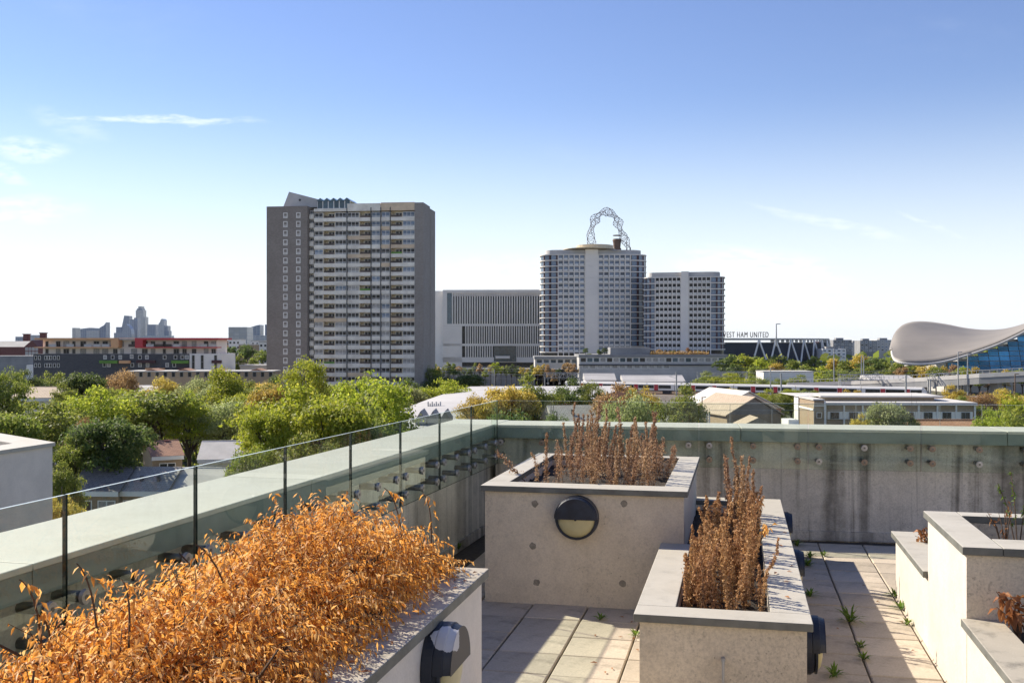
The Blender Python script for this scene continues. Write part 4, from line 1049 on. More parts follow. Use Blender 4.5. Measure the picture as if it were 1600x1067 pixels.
MB().prism_y([(-.3,Zp(665,150)+.001),(4.9,Zp(665,150)+.001),(2.3,Zp(652,150))], -.3, 5.3).build('roof', M['tile_sand'], gw3)
ob_ = thing('brick_shed', 'flat orange brick shed beside the pale-roofed workshop', 'building', (X(1106,235), 235, 0)); 
MB().box(0, 8, 0, 8, 0, Zp(619,235)).build('wall', M['brick_orange'], ob_); MB().box(-.2,8.2,-.2,8.2,Zp(619,235)+.001,Zp(617.5,235)).build('roof_edge', M['warm_white'], ob_)

d = 200
wh_ = thing('warehouse', 'long two storey brick and white warehouse with flat white roofs', 'building', (X(1290,d), d, 0), R(-1.5))
w = (1521-1290)*d/F; zE = Zp(633,d)
MB().box(0, w, .3, 15, 0, zE).build('wall', M['brick_yellow'], wh_)
MB().box(-.2, w+.3, -.4, 15, zE+.001, zE+.55).build('roof_edge', M['roof_white'], wh_)
MB().box(.5, w-6, 5, 9, zE+.551, zE+1.3).build('upper_wall', M['brick_yellow'], wh_)
MB().box(.2, w-4.5, 4.4, 9.3, zE+1.301, zE+1.6).build('upper_roof', M['roof_white'], wh_)
for r in (0, 1):
    zb = zE-2.75-r*2.9
    MB().box(.4, w-.4, .12, .29, zb, zb+1.5).build('white_band', M['white'], wh_)
    for k in range(8):
        window(wh_, w*(k+.5)/8, .11, zb+.08, 1.7, 1.34, 2, (1.0,), 'pane_dark', .08, frame='grey_mid')
for k in range(9): MB().box(w*k/8-.16, w*k/8+.16, 0, .3, 0, zE-.01).build('column', M['white'], wh_)
te = thing('brick_stair_block', 'sunlit brick stair block with white edges at the warehouse end', 'building', (X(1272,196), 196, 0), R(0))
MB().box(0, 1.9, 0, 10, 0, Zp(625,197)).build('wall', M['brick_yellow'], te)
MB().box(-.25, 1.9, 10.01, 13, 0, Zp(618,207)).build('white_wall', M['white'], te)
MB().box(-.12, -.01, .3, 10, Zp(640,199), Zp(637,199)).build('side_band', M['white'], te)
MB().box(-.2, 2.0, -.15, 10.0, Zp(625,197)+.001, Zp(623,197)).build('roof_edge', M['roof_white'], te)
MB().prism_x([(9.9,Zp(619,206)),(24,Zp(619,206)),(24,Zp(614,220)),(20,Zp(614,216))], -.6, 29).build('roof', M['roof_white'], te)
window(te, .95, -.02, Zp(653,196), 1.0, 1.1, 1, (1.0,), 'pane_dark', .1); MB().box(-.1, 1.95, -.12, -.01, Zp(634.5,196), Zp(633,196)).build('string_course', M['white'], te)
MB().box(1.91, 2.2, -.15, .5, 0, Zp(627,196)).build('column', M['white'], te)
OGY = 660
og = thing('tiled_house', 'house whose orange tiled roof ridge shows along the far coping', 'house', (X(1432,150), 150, 0))
wq = X(1680,150)-X(1432,150)
MB().box(0, wq, 0, 8, 0, Zp(672,150)).build('wall', M['brick_yellow'], og)
MB().prism_x([(-.4,Zp(672,150)),(8.4,Zp(672,150)),(4,Zp(OGY,150))], -.3, wq).build('roof', M['tile_orange'], og)
rt = MB()
for k in range(int(wq/.45)): rt.tube((k*.45,4,Zp(OGY,150)+.05),(k*.45+.40,4,Zp(OGY,150)+.05),.17,.14,n=8)
rt.build('ridge', M['tile_orange'], og)
bb = thing('low_roof_house', 'low house with grey sloped roof half behind the yellow tree', 'house', (X(868,120), 120, 0), R(10))
MB().box(0, 9, 0, 7, 0, Zp(660,120)).build('wall', M['brick_yellow'], bb); MB().prism_x([(-.4,Zp(660,120)+.001),(7.4,Zp(660,120)+.001),(3.5,Zp(636,120))], -.3, 9.3).build('roof', M['tile_grey'], bb)
MB().box(2.2,2.5,1.2,1.5,Zp(648,120),Zp(641,120)).build('flue', M['grey_dark'], bb)
vn = thing('parked_van', 'white box van parked between workshop and warehouse', 'van', (X(1232,182), 182, 0), R(5))
MB().box(0,1.9,0,3.6,6.4,8.6).build('box_body', M['white'], vn); MB().box(.05,1.85,-1.5,-.02,6.4,7.8).build('cab', M['white'], vn); MB().box(.15,1.75,-1.53,-1.49,7.1,7.7).build('windscreen', M['pane_dark'], vn)
for a, b in ((.0,-1.0),(1.65,-1.0),(.0,2.6),(1.65,2.6)): MB().tube((a,b,6.35),(a+.25,b,6.35),.35,n=14).build('wheel', M['grey_dark'], vn)
yard = struct(MB().box(X(1090,180), X(1246,182), 165, 200, .01, 6.0).build('yard', M['asphalt']))

# ------------------------------------------------------------------ railway
ra, rb = Vector((X(760,385),385)), Vector((X(1640,305),305))
rd = (rb-ra).normalized(); rn = Vector((-rd.y, rd.x)); rl = (rb-ra).length
def rp(s, o, z): p = ra+rd*s+rn*o; return (p.x, p.y, z)
em = MB(); em.add([rp(-120,-16,0),rp(rl+60,-16,0),rp(rl+60,-9,4.2),rp(-120,-9,4.2),rp(-120,34,4.2),rp(rl+60,34,4.2),rp(rl+60,42,0),rp(-120,42,0)], [(0,1,2,3),(3,2,5,4),(4,5,6,7)])
struct(em.build('railway', M['ballast']))
for k, off in enumerate((-3,1.5,6.5,11,16,21)):
    trk = MB()
    for s in (-.72, .72): trk.add([rp(-120,off+s-.07,4.21),rp(rl+60,off+s-.07,4.21),rp(rl+60,off+s+.07,4.36),rp(-120,off+s+.07,4.36)], [(0,1,2,3)])
    struct(trk.build('rail_track', M['rust']))
def train_car(s, last):
    L = 20.2; c = ra+rd*s
    rz = math.atan2(rd.y, rd.x)
    o = thing('train_carriage', ('white and blue train carriage with red doors and slanted driving nose' if last else 'white and blue train carriage with red doors on the railway'), 'train', (c.x, c.y, 4.4), rz, 'carriages of the passing train')
    prof = [(-1.4,.9),(-1.4,3.2),(-1.0,3.75),(1.0,3.75),(1.4,3.2),(1.4,.9)]
    MB().prism_x(prof, 0, L-(2.2 if last else 0)).build('body', M['white'], o)
    if last:
        vs = [(L-2.19,y,z) for y,z in prof]+[(L-.1-(z-.9)*.55,y*.8,min(z,3.4)) for y,z in prof]; n = 6
        MB().add(vs, [(i,(i+1)%n,n+(i+1)%n,n+i) for i in range(n)]+[tuple(range(n,2*n))]).build('nose', M['white'], o)
        MB().box(L-3.2, L-2.3, -1.43, -1.401, 1.9, 3.0).build('cab_window', M['pane_dark'], o)
    for a, b in ((1.2,5.6),(7.3,12.9),(14.6,17.3 if last else 19.0)): MB().box(a, b, -1.425, -1.401, 1.85, 2.95).build('window_strip', M['pane_blue'] if False else M['pane_dark'], o)
    MB().box(.0, L-(2.2 if last else 0), -1.43, -1.402, .9, 1.25).build('skirt_stripe', M['navy'], o)
    for a in (5.75, 13.05): MB().box(a, a+1.4, -1.44, -1.401, 1.26, 3.15).build('door', M['red'], o)
    for a in (2.5, 16.0): MB().box(a, a+2.6, -1.2, 1.2, 0.0, .89).build('bogie', M['grey_dark'], o)
s_end = (Vector((X(1455,322),322))-ra).length
for k in range(6): train_car(s_end-20.4*(k+1), k == 0)
def mast(s, off, h, name='overhead_mast', lab='grey steel overhead line mast beside the tracks', grp='overhead line masts along the railway', mat='galv', arm=True):
    p = rp(s, off, 4.2); o = thing(name, lab, 'mast', p, 0, grp)
    MB().box(-.22,.22,-.18,.18,0,h).build('post', M[mat], o)
    if arm:
        MB().tube((0,0,h-.6),(-2.6,-1.2,h-1.5),.06,n=5).tube((0,0,h-2.2),(-2.6,-1.2,h-1.5),.06,n=5).build('arm', M[mat], o)
for s in (6, 40, 75, 110, 148, 182, 222): mast(s, -5.5, 8.0)
def gantry(px0, px1, py, dd, lab):
    x0, x1 = X(px0,dd), X(px1,dd); zt = Zp(py,dd); o = thing('signal_gantry', lab, 'gantry', (x0, dd, 0)); w = x1-x0
    b = MB(); n = max(4, int(w/1.6))
    for yy in (0, 1.6):
        for z in (zt, zt-1.9): b.tube((0,yy,z),(w,yy,z),.14,n=5)
        for k in range(n): b.tube((w*k/n,yy,zt if k%2 else zt-1.9),(w*(k+1)/n,yy,zt-1.9 if k%2 else zt),.09,n=4)
        for k in range(n+1): b.tube((w*k/n,yy,zt),(w*k/n,yy,zt-1.9),.07,n=4)
    b.build('truss', M['galv'], o)
    for xx in (.3, w-.3):
        m = MB()
        for yy in (0, 1.6): m.box(xx-.2,xx+.2,yy-.2,yy+.2,3,zt-1.9)
        m.build('leg', M['galv'], o)
    for k in range(n//3): MB().tube((w*(k*3+1)/n,.8,zt-1.9),(w*(k*3+1)/n,.8,zt-4.0),.1,n=5).box(w*(k*3+1)/n-.4,w*(k*3+1)/n+.4,.4,1.2,zt-4.6,zt-4.0).build('hanger', M['galv'], o)
gantry(1312, 1380, 585, 335, 'pale lattice signal gantry over the tracks near the grey road bridge')
gantry(1090, 1168, 581, 420, 'pale lattice gantry below the shorter curved tower')
gantry(850, 905, 583, 430, 'pale lattice gantry in front of the podium corner')
gantry(690, 770, 574, 470, 'low pale lattice gantry in front of the striped hall')
gantry(1452, 1500, 584, 318, 'short lattice gantry with white insulators over the road bridge end')
for k, (py0, py1, dd) in enumerate(((571,580,440),(575,583,430),(579,586,410),(586,577,380),(583,593,370),(590,600,360))):
    o = tag(MB().path([tuple(at(660+(1640-660)*i/16, py0+(py1-py0)*i/16+(.9 if i%2 else 0), dd-6*i/16)) for i in range(17)], [.055]*17, 4).build('overhead_wire', M['galv']), 'thin overhead railway wire strung across in front of the far buildings', 'wire', 'overhead railway wires')
# poles and lamp columns
random.seed(33)
for px, py0, py1, dd, mt, lab in ((1204,575,612,330,'galv','tall slim grey pole in front of the white trackside shed'),(1303,545,612,400,'galv','tall slim pole by the wooded bank'),(1346,556,600,400,'galv','thin lamp column beside the lattice gantry'),(1349.5,558,600,402,'galv','thin lamp column standing with another beside the lattice gantry'),(1497,550,594,310,'galv','slim lamp column on the road bridge before the blue glazing'),(1512,552,592,310,'galv','second slim lamp column on the road bridge before the blue glazing'),(1586,584,616,240,'rust','rusty brown post with a side arm beside the road bridge'),(1542,630,668,140,'rust','thin brown pole right of the warehouse'),(1097,620,668,150,'rust','thin brown pole beside the fenced yard'),(1213,506,530,880,'galv','tall mast in front of the stadium')):
    p = at(px, py1, dd); o = thing('lamp_column' if mt == 'galv' else 'wooden_pole', lab, 'pole', (p.x, p.y, max(0, p.z-6)))
    h = Zp(py0,dd)-max(0, p.z-6); MB().tube((0,0,0),(0,0,h),dd*.0007,dd*.0005,n=8).build('post', M[mt], o); MB().tube((0,0,h-.1),(dd*.004,0,h),dd*.0004,n=5).build('arm', M[mt], o)
# road bridge
rbv = thing('road_bridge', 'long grey concrete road bridge with solid parapet crossing on the right', 'bridge', (0,0,0))
pts = [(1230,603,360),(1330,600,345),(1430,595.5,325),(1530,589,305),(1700,580,285)]
for i in range(len(pts)-1):
    a, b = at(*pts[i]), at(*pts[i+1]); h = 2.1
    for nm, z0, z1, yo, mt in (('parapet',-.2,1.0,0,'grey_light'),('deck',-h,-.21,.15,'grey_mid')):
        vs = [(a.x,a.y+yo,a.z+z0),(b.x,b.y+yo,b.z+z0),(b.x,b.y+yo,b.z+z1),(a.x,a.y+yo,a.z+z1)]; vs += [(x,y+(.5 if nm=='parapet' else 11),z) for x,y,z in vs]
        MB().add(vs, [(0,1,2,3),(7,6,5,4),(0,4,5,1),(1,5,6,2),(2,6,7,3),(3,7,4,0)]).build(nm, M[mt], rbv)
    for f in (.25,.75):
        p = a.lerp(b, f); MB().box(p.x-.6,p.x+.6,p.y+3,p.y+8,0,p.z-h-.01).build('pier', M['grey_mid'], rbv)
    m = MB()
    for k in range(14):
        p = a.lerp(b, (k+.5)/14); m.box(p.x-.06,p.x+.06,p.y+.15,p.y+.25,p.z+1.001,p.z+1.9)
    q0, q1 = a+Vector((0,.2,1.95)), b+Vector((0,.2,1.95)); m.tube(q0, q1, .06, n=5); m.build('handrail', M['galv'], rbv)
sh = thing('trackside_shed', 'plain white flat-sided shed among trackside trees', 'building', (X(1193,395), 395, 0)); w = X(1271,395)-X(1193,395)
MB().box(0, w, 0, 12, 0, Zp(581,395)).build('wall', M['white'], sh); MB().box(-.2,w+.2,-.2,12.2,Zp(581,395)+.001,Zp(580,395)).build('roof_edge', M['grey_light'], sh)
for px0, px1, py0, py1, dd, lab in ((1362,1432,594,586,345,'low grey pitched shed roof beside the road bridge'),(915,962,594,583,400,'low white tent-like shed roof in front of the podium'),(975,1070,596,586,395,'long low white shed beside the train')):
    o = thing('low_shed', lab, 'building', (X(px0,dd), dd, 0)); w = X(px1,dd)-X(px0,dd)
    MB().box(0,w,0,12,0,Zp(py0,dd)).build('wall', M['white'], o); MB().prism_x([(-.3,Zp(py0,dd)+.001),(12.3,Zp(py0,dd)+.001),(10,Zp(py1,dd+10)),(8,Zp(py1,dd+8))], -.3, w+.3).build('roof', M['roof_pale'], o)
# trackside walls and hedges band in front of the striped hall
tr_ = thing('retaining_wall', 'long grey brick retaining wall below the striped hall', 'wall', (X(660,520), 520, 0)); w = X(912,520)-X(660,520)
MB().box(0, w, 0, 4, 0, Zp(577,520)).build('wall', M['brick_end'], tr_); MB().box(0, w, -.3, 4, Zp(577,520)+.001, Zp(575.5,520)).build('coping', M['warm_white'], tr_)
# yard fence by the workshops
fn = thing('mesh_fence', 'thin grey steel yard fence above the far coping', 'fence', (X(1075,150), 150, 0)); w = X(1600,150)-X(1075,150)
for k in range(9): MB().tube((w*k/8,0,Zp(680,150)),(w*k/8,0,Zp(631,150)),.035,n=6).build('post', M['galv'], fn)
for z in (631.3, 641): MB().tube((0,0,Zp(z,150)),(w,0,Zp(z,150)),.03,n=5).build('rail', M['galv'], fn)
random.seed(34)
for k in range(14):
    px = random.uniform(1035,1112); dd = random.uniform(150,175); p = at(px, 655, dd)
    MB().tube((0,0,0),(0,0,Zp(random.uniform(640,650),dd)),.14,n=7).build('post', M['warm_white'], tag(bpy.data.objects.new('yard_post', None), 'pale upright yard post behind the far coping', 'post', 'pale posts in the yard')) if False else None
    o = thing('yard_post', 'pale short upright post standing in the yard left of the workshops', 'post', (p.x, p.y, 0), 0, 'pale posts in the yard'); MB().tube((0,0,0),(0,0,Zp(random.uniform(640,650),dd)),.16,n=7).build('post', M['warm_white'], o)
# ------------------------------------------------------------------ trees
def leaf_quads(P, Nn, size, rng, aspect=.62):
    """P centres, Nn facing directions -> bent 4-point leaves"""
    n = len(P); r = rng.normal(size=(n,3)); r -= (r*Nn).sum(1, keepdims=True)*Nn; r /= np.linalg.norm(r, axis=1, keepdims=True)+1e-9
    b = np.cross(Nn, r); s = size*rng.uniform(.6, 1.35, (n,1)); L = r*s; W = b*s*aspect
    V = np.empty((n,4,3)); V[:,0] = P-L*.5; V[:,1] = P+W*.5-Nn*s*.08; V[:,2] = P+L*.5; V[:,3] = P-W*.5-Nn*s*.08
    return V.reshape(-1,3), np.arange(n*4).reshape(-1,4)
def crown_mesh(name, seed, nclump, per, leaf, shape='round', spread=1.0):
    rng = np.random.default_rng(seed); Ps, Ns = [], []
    clumps = []
    while len(clumps) < nclump:
        p = rng.uniform(-1,1,3); rr = np.linalg.norm(p)
        if rr > 1 or rr < .35: continue
        if shape == 'round': q = p*np.array([1,1,.85])
        elif shape == 'tall': q = p*np.array([.75,.75,1.15])
        elif shape == 'flat': q = p*np.array([1.15,1.15,.62])
        else: q = p*np.array([1,1,.9])*(1-.25*(p[2] > .4))
        if q[2] < -.45 and rng.random() < .7: continue
        if rng.random() < .08: q = q*1.16
        clumps.append((q*.80, rng.uniform(.15,.30)))
    for c, r in clumps:
        k = int(per*(r/.22)**2); d = rng.normal(size=(k,3)); d /= np.linalg.norm(d, axis=1, keepdims=True)
        d[:,2] = np.where(d[:,2] < -.3, -d[:,2]*.5, d[:,2])
        rad = r*rng.uniform(.55,1.18,(k,1))*np.array([1.15,1.15,.8])
        Ps.append(c+d*rad); nn = d*.7+rng.normal(size=(k,3))*.55+np.array([0,0,.45]); Ns.append(nn/np.linalg.norm(nn, axis=1, keepdims=True))
    V, Fq = leaf_quads(np.concatenate(Ps), np.concatenate(Ns), leaf, rng)
    return np_mesh(name, V, Fq, M['leaf_mid']), clumps
def trunk_mesh(seed, clumps):
    rnd = random.Random(seed); b = MB()
    b.path([(0,0,-2.0),(.02,.01,-1.2),(-.02,.02,-.6),(.01,0,-.1),(0,.02,.35)], [.085,.07,.06,.045,.02], 8)
    cl = sorted(clumps, key=lambda c: -c[1])[:16]
    for c, r in cl:
        z = rnd.uniform(-.9,-.1); m = Vector((c[0]*.45, c[1]*.45, (z+c[2])/2+.08)); b.path([(0,0,z), tuple(m), tuple(c)], [.035,.022,.007], 5)
    return b.mesh('trunk', M['bark'], True)
CR = []
for k, (sh, nc, per, lf) in enumerate((('round',62,170,.062),('flat',66,165,.06),('tall',60,170,.06),('round',80,135,.056),('cone',58,175,.066),('flat',54,190,.07))):
    me, cl = crown_mesh('crown', 100+k, nc, per, lf, sh); CR.append((me, trunk_mesh(200+k, cl)))
CRF = []
for k, (sh, nc, per, lf) in enumerate((('round',34,60,.12),('flat',34,60,.12),('tall',34,60,.12),('cone',30,64,.13))):
    me, cl = crown_mesh('crown', 150+k, nc, per, lf, sh); CRF.append((me, trunk_mesh(250+k, cl)))
rt = random.Random(77)
COLS = {'bright':'bright green','mid':'mid green','dark':'dark green','yellow':'yellowing','bronze':'bronze brown','pale':'pale silvery green','rust':'rusty red'}
def tree(px, py, pw, d, kind, lab, var=None, grp='trees below the terrace', far=False, name='broadleaf_tree', squash=None):
    H = Zp(py, d); rx = pw*d/F/2*(1.0 if far else 1.08)
    lib = CRF if far else CR
    cm, tm_ = lib[var if var is not None else rt.randrange(len(lib))]
    rz_ = squash*rx if squash else max(rx*.95, min(rx*1.7, H*.42))
    ztop = max(v.co.z for v in cm.vertices) if cm.name not in _zt else _zt[cm.name]; _zt[cm.name] = ztop
    zc = H-ztop*rz_
    ground = 0
    o = thing(name, lab, 'tree', (X(px,d), d, ground), rt.uniform(0,6.28), grp)
    inst(cm, 'crown', o, (0,0,zc), 0, (rx,rx,rz_), mat=M['leaf_'+kind])
    kz = max(zc/2.0, rz_) 
    inst(tm_, 'trunk', o, (0,0,zc), 0, (rx,rx,max(rz_, zc/2.0)))
    return o
_zt = {}
g1 = 'trees of the grove left of the tower'
L1 = [
 (12,570,80,165,'mid','leafy tree with its dark underside at the grove edge by the pale tan roof',3),
 (48,573,62,215,'dark','dark green tree behind the pale tan roof',0),
 (80,578,58,230,'mid','rounded green tree in front of the charcoal brick wall',1),
 (130,579,92,190,'dark','dense dark silvery-lit tree right of the pale tan roof',4),
 (190,573,62,222,'bronze','bronze-topped autumn tree before the charcoal flats',3),
 (100,592,60,170,'mid','green tree filling the gap beside the dense dark tree',0),
 (158,599,108,150,'bright','fresh green tree in the middle of the grove below the dense dark tree',1),
 (258,586,66,215,'yellow','yellow-green tree in front of the buff brick terrace',2),
 (305,585,66,200,'pale','pale mottled tree in front of the buff brick terrace',3),
 (352,569,86,185,'bright','tall bright weeping tree before the white wall of the flats',2),
 (392,590,60,190,'mid','green tree between the weeping tree and the brick tower foot',0),
 (228,607,140,162,'mid','broad spiky-topped green tree behind the brown-roofed brick house',5),
 (296,606,86,165,'bright','bright round tree between the broad spiky tree and pale tree',0),
 (350,620,96,166,'pale','pale silvery tree behind the plain pale-roofed house',3),
 (56,620,160,122,'mid','wide olive green tree behind the rendered neighbouring block',1),
 (20,640,110,112,'mid','olive green tree low beside the rendered neighbouring block',4),
 (168,648,124,112,'dark','dark front tree above the dark slate roof',5),
 (136,650,46,116,'rust','narrow rusty red tree beside the dark front tree',2),
 (190,672,60,114,'dark','small dark tree left of the brown-roofed brick house',0),
 (120,676,70,110,'mid','shadowy green tree above the dark slate roof end',1),
 (100,716,66,72,'mid','small leafy tree between rendered block and slate roof',0),
 (96,770,64,66,'yellow','yellowish bush-like tree low behind the glass by the rendered block',1),
 (428,581,70,175,'dark','dark rounded tree at the foot of the brick wing',0),
 (476,553,78,165,'bright','tall light green tree rising in front of the brick wing',3),
 (420,600,80,150,'yellow','yellow-tinged tree left of the big bright tree',4),
 (452,593,168,112,'bright','big bright green tree left of the large yellow-green one',1),
 (580,577,150,117,'bright','large yellow-green tree in front of the white banded facade',3),
 (530,588,110,120,'bright','bright green tree top between the two largest trees',0),
 (424,634,96,104,'bright','bright green tree overhanging the plain pale-roofed house',5),
 (520,620,150,103,'bright','spreading green tree just above the glass by the big roof',4),
 (590,625,110,106,'mid','shaded green tree touching the wide pale roof hall',0),
 (396,690,90,92,'mid','olive tree low behind the glass beside the terraced row end',3),
 (470,668,120,92,'mid','olive tree low behind the glass under the big bright tree',1),
 (640,588,50,225,'dark','dark tree at the tower end wall foot',2),
]
for a in L1: tree(*a[:6], a[6], g1)
fr_ = random.Random(91)
for k in range(34):
    d = fr_.uniform(168, 245); px = fr_.uniform(-20, 640); py = 588+(250-d)*.26+fr_.uniform(-3,9)
    if px < 95 and d < 215: continue
    kd = fr_.choice(['mid','bright','mid','dark','yellow','pale','bright'])
    tree(px, py, fr_.uniform(60,100), d, kd, COLS[kd]+' tree filling the grove between the houses and the charcoal flats', None, 'trees filling the grove')
g2 = 'trees between the terrace and the railway'
for a in [
 (690,589,86,205,'bright','low bright bush-like tree along the wide pale roof edge',1),
 (702,575,80,290,'dark','dark tree between tower end wall and striped hall',0),
 (672,570,46,300,'mid','green tree against the stepped pale wing',3),
 (735,583,60,280,'dark','dark tree over the wide pale roof far edge',4),
 (762,600,90,132,'yellow','golden yellow tree beside the wide pale roof',0),
 (740,612,60,128,'yellow','small golden tree at the wide pale roof corner',3),
 (833,578,84,134,'mid','rounded olive tree beside the golden yellow one',0),
 (800,600,80,126,'yellow','yellow-olive tree between golden and rounded olive trees',5),
 (890,586,66,155,'dark','dense dark green tree right of the rounded olive one',0),
 (925,592,50,165,'mid','small green tree between dark tree and bronze tree',3),
 (958,592,86,124,'bronze','bronze purple-leaved tree beside the dark green one',0),
 (980,606,112,102,'pale','pale yellow-green tree in front of the bronze one',3),
 (1064,594,86,134,'mid','round grey-green tree beside the fenced yard',0),
 (1000,600,60,150,'yellow','olive yellow tree between bronze and round grey-green trees',1),
 (800,634,150,86,'dark','dark green tree seen through the far corner glass',1),
 (870,640,60,90,'dark','dark green tree seen through glass beside the grey sloped roof',3),
 (1385,624,86,100,'pale','pale autumn tree in front of the warehouse windows',4),
 (1345,643,44,96,'yellow','small golden tree in front of the warehouse',0),
 (1425,648,36,100,'mid','small green tree beside the pale autumn tree',2),
 (1592,612,110,95,'bright','light green drooping tree right of the warehouse',2),
 (1560,634,70,98,'bright','light green small tree beside the drooping one',1),
 (1490,598,48,235,'yellow','yellow bushy tree at the train nose',0),
 (1530,610,66,215,'bronze','olive brown tree behind the warehouse right end',3),
 (1508,616,60,210,'mid','olive tree just right of the warehouse roof',0),
 (1572,605,60,225,'yellow','yellow-olive tree below the road bridge',1),
 (1140,605,52,255,'yellow','yellow rounded bush-tree in front of the train doors',1),
 (1195,605,48,245,'bright','bright bush-tree behind the pale-roofed workshop',0),
 (1215,612,56,238,'mid','green bush-tree beside the warehouse stair block',3),
 (1236,606,50,246,'bright','bright bush-tree in front of a train carriage',4),
 (1262,607,50,250,'mid','green low tree above the warehouse stair block',1),
 (1330,607,46,260,'yellow','low yellow bush-tree above the warehouse roof',1),
 (1110,578,60,400,'mid','trackside tree below the shorter curved tower',0),
 (1145,580,66,395,'bright','bright trackside tree left of the white shed',1),
 (1180,586,60,385,'mid','leafy trackside tree at the white shed corner',3),
 (1245,583,50,380,'mid','trackside tree hiding part of the white shed',0),
 (1215,590,40,375,'mid','small trackside tree in front of the white shed',2),
]: tree(*a[:6], a[6], g2)
rr = random.Random(5)
wood = [(1140,548,50,470),(1165,547,60,480),(1190,553,46,460),(1150,562,50,440),(1180,566,46,430),(1212,560,50,450),(1216,549,40,500),(1240,556,44,470),(1262,563,46,440),(1270,551,40,500),(1288,566,50,430),(1300,553,44,490),(1322,556,50,470),(1343,547,56,480),(1360,554,40,450),(1352,567,44,430),(1375,553,36,500),(1392,560,40,470),(1310,571,46,420),(1335,575,50,410),(1235,572,46,420),(1285,578,60,405),(1325,582,44,400)]
for k, (px, py, pw, d) in enumerate(wood):
    kd = rr.choice(['mid','mid','bright','yellow','dark'])
    tree(px, py+5, pw, d, kd, COLS[kd]+' tree in the wooded bank below the stadium', None, 'trees of the wooded bank below the stadium', far=True)
for k in range(17):
    px = 1395+k*13.5; d = 405+rr.uniform(-8,8); kd = rr.choice(['mid','yellow','bright','mid','bronze'])
    tree(px, rr.uniform(568,577)+(6 if px > 1520 else 0), rr.uniform(24,36), d, kd, COLS[kd]+' low tree on the bank below the wave roof hall', None, 'low trees on the bank below the wave roof', far=True)
for k in range(30):
    px = 668+k*8.2; kd = rr.choice(['mid','bright','yellow','bronze','dark'])
    tree(px, rr.uniform(564,575), rr.uniform(9,19), 512-rr.uniform(0,60), kd, COLS[kd]+' small tree in the strip before the striped hall and podium', None, 'small trees before the striped hall', far=True)
for k, (px, py, kd) in enumerate(((915,542,'dark'),(921,549,'pale'),(936,546,'dark'),(944,542,'dark'),(1029,544,'bronze'),(1051,545,'dark'),(1075,543,'rust'),(1092,547,'mid'))):
    d = 505; z0_ = Zp(554,500); H = Zp(py,d)-z0_; o = thing('roof_garden_tree', COLS[kd]+' small tree on the podium roof garden', 'tree', (X(px,d), d, z0_), 0, 'trees on the podium roof garden')
    cm, tm_ = CRF[k%4]; r_ = 1.9; inst(cm, 'crown', o, (0,0,H-r_), 0, (r_,r_,r_), mat=M['leaf_'+kd]); inst(tm_, 'trunk', o, (0,0,H-r_), 0, (r_,r_,(H-r_)/2.0))
hb = MB(); rng = np.random.default_rng(9)
hp = []
for k in range(2600): hp.append((X(rng.uniform(1016,1108),502), rng.uniform(501,504), Zp(554,500)+abs(rng.normal())*.7))
P = np.array(hp); N_ = rng.normal(size=P.shape)+np.array([0,-.3,.6]); N_ /= np.linalg.norm(N_, axis=1, keepdims=True)
V, Fq = leaf_quads(P, N_, .55, rng)
o = bpy.data.objects.new('roof_hedge', np_mesh('roof_hedge', V, Fq, M['leaf_bronze'])); COL.objects.link(o); tag(o, 'brownish clipped hedge along the podium roof edge', 'hedge')
for k, (px, py, pw, d, kd) in enumerate(((362,540,26,520,'dark'),(385,536,30,540,'dark'),(410,545,24,500,'mid'),(372,552,30,480,'mid'),(395,556,30,450,'mid'))):
    tree(px, py, pw, d, kd, COLS[kd]+' far tree in front of the white flats left of the tower', None, 'far trees before the white flats', far=True)
# far woodland reading as one mass along the horizon
P = []
for k in range(9000):
    d = rng.uniform(700, 3200); px = rng.uniform(-200, 1800)
    P.append((X(px,d), d, abs(rng.normal())*3+rng.uniform(0, 9)))
P = np.array(P); N_ = rng.normal(size=P.shape)+np.array([0,-.3,.5]); N_ /= np.linalg.norm(N_, axis=1, keepdims=True)
V, Fq = leaf_quads(P, N_, 7.0, rng)
o = bpy.data.objects.new('distant_woodland', np_mesh('distant_woodland', V, Fq, M['leaf_mid'])); COL.objects.link(o); stuff(o); tag(o, 'far-off low woodland and scrub out to the horizon', 'woodland')
# undergrowth between the houses
P = []
for k in range(16000):
    d = rng.uniform(80, 330); px = rng.uniform(-50, 760); P.append((X(px,d), d, abs(rng.normal())*.9))
for k in range(12000):
    d = rng.uniform(180, 420); px = rng.uniform(900, 1680); P.append((X(px,d), d, (4.2 if 300 < d < 400 else 0)*0+abs(rng.normal())*.9))
P = np.array(P); N_ = rng.normal(size=P.shape)+np.array([0,0,.8]); N_ /= np.linalg.norm(N_, axis=1, keepdims=True)
V, Fq = leaf_quads(P, N_, .9, rng)
o = bpy.data.objects.new('undergrowth', np_mesh('undergrowth', V, Fq, M['leaf_mid'])); COL.objects.link(o); stuff(o); tag(o, 'low green undergrowth covering the ground between houses and tracks', 'undergrowth')

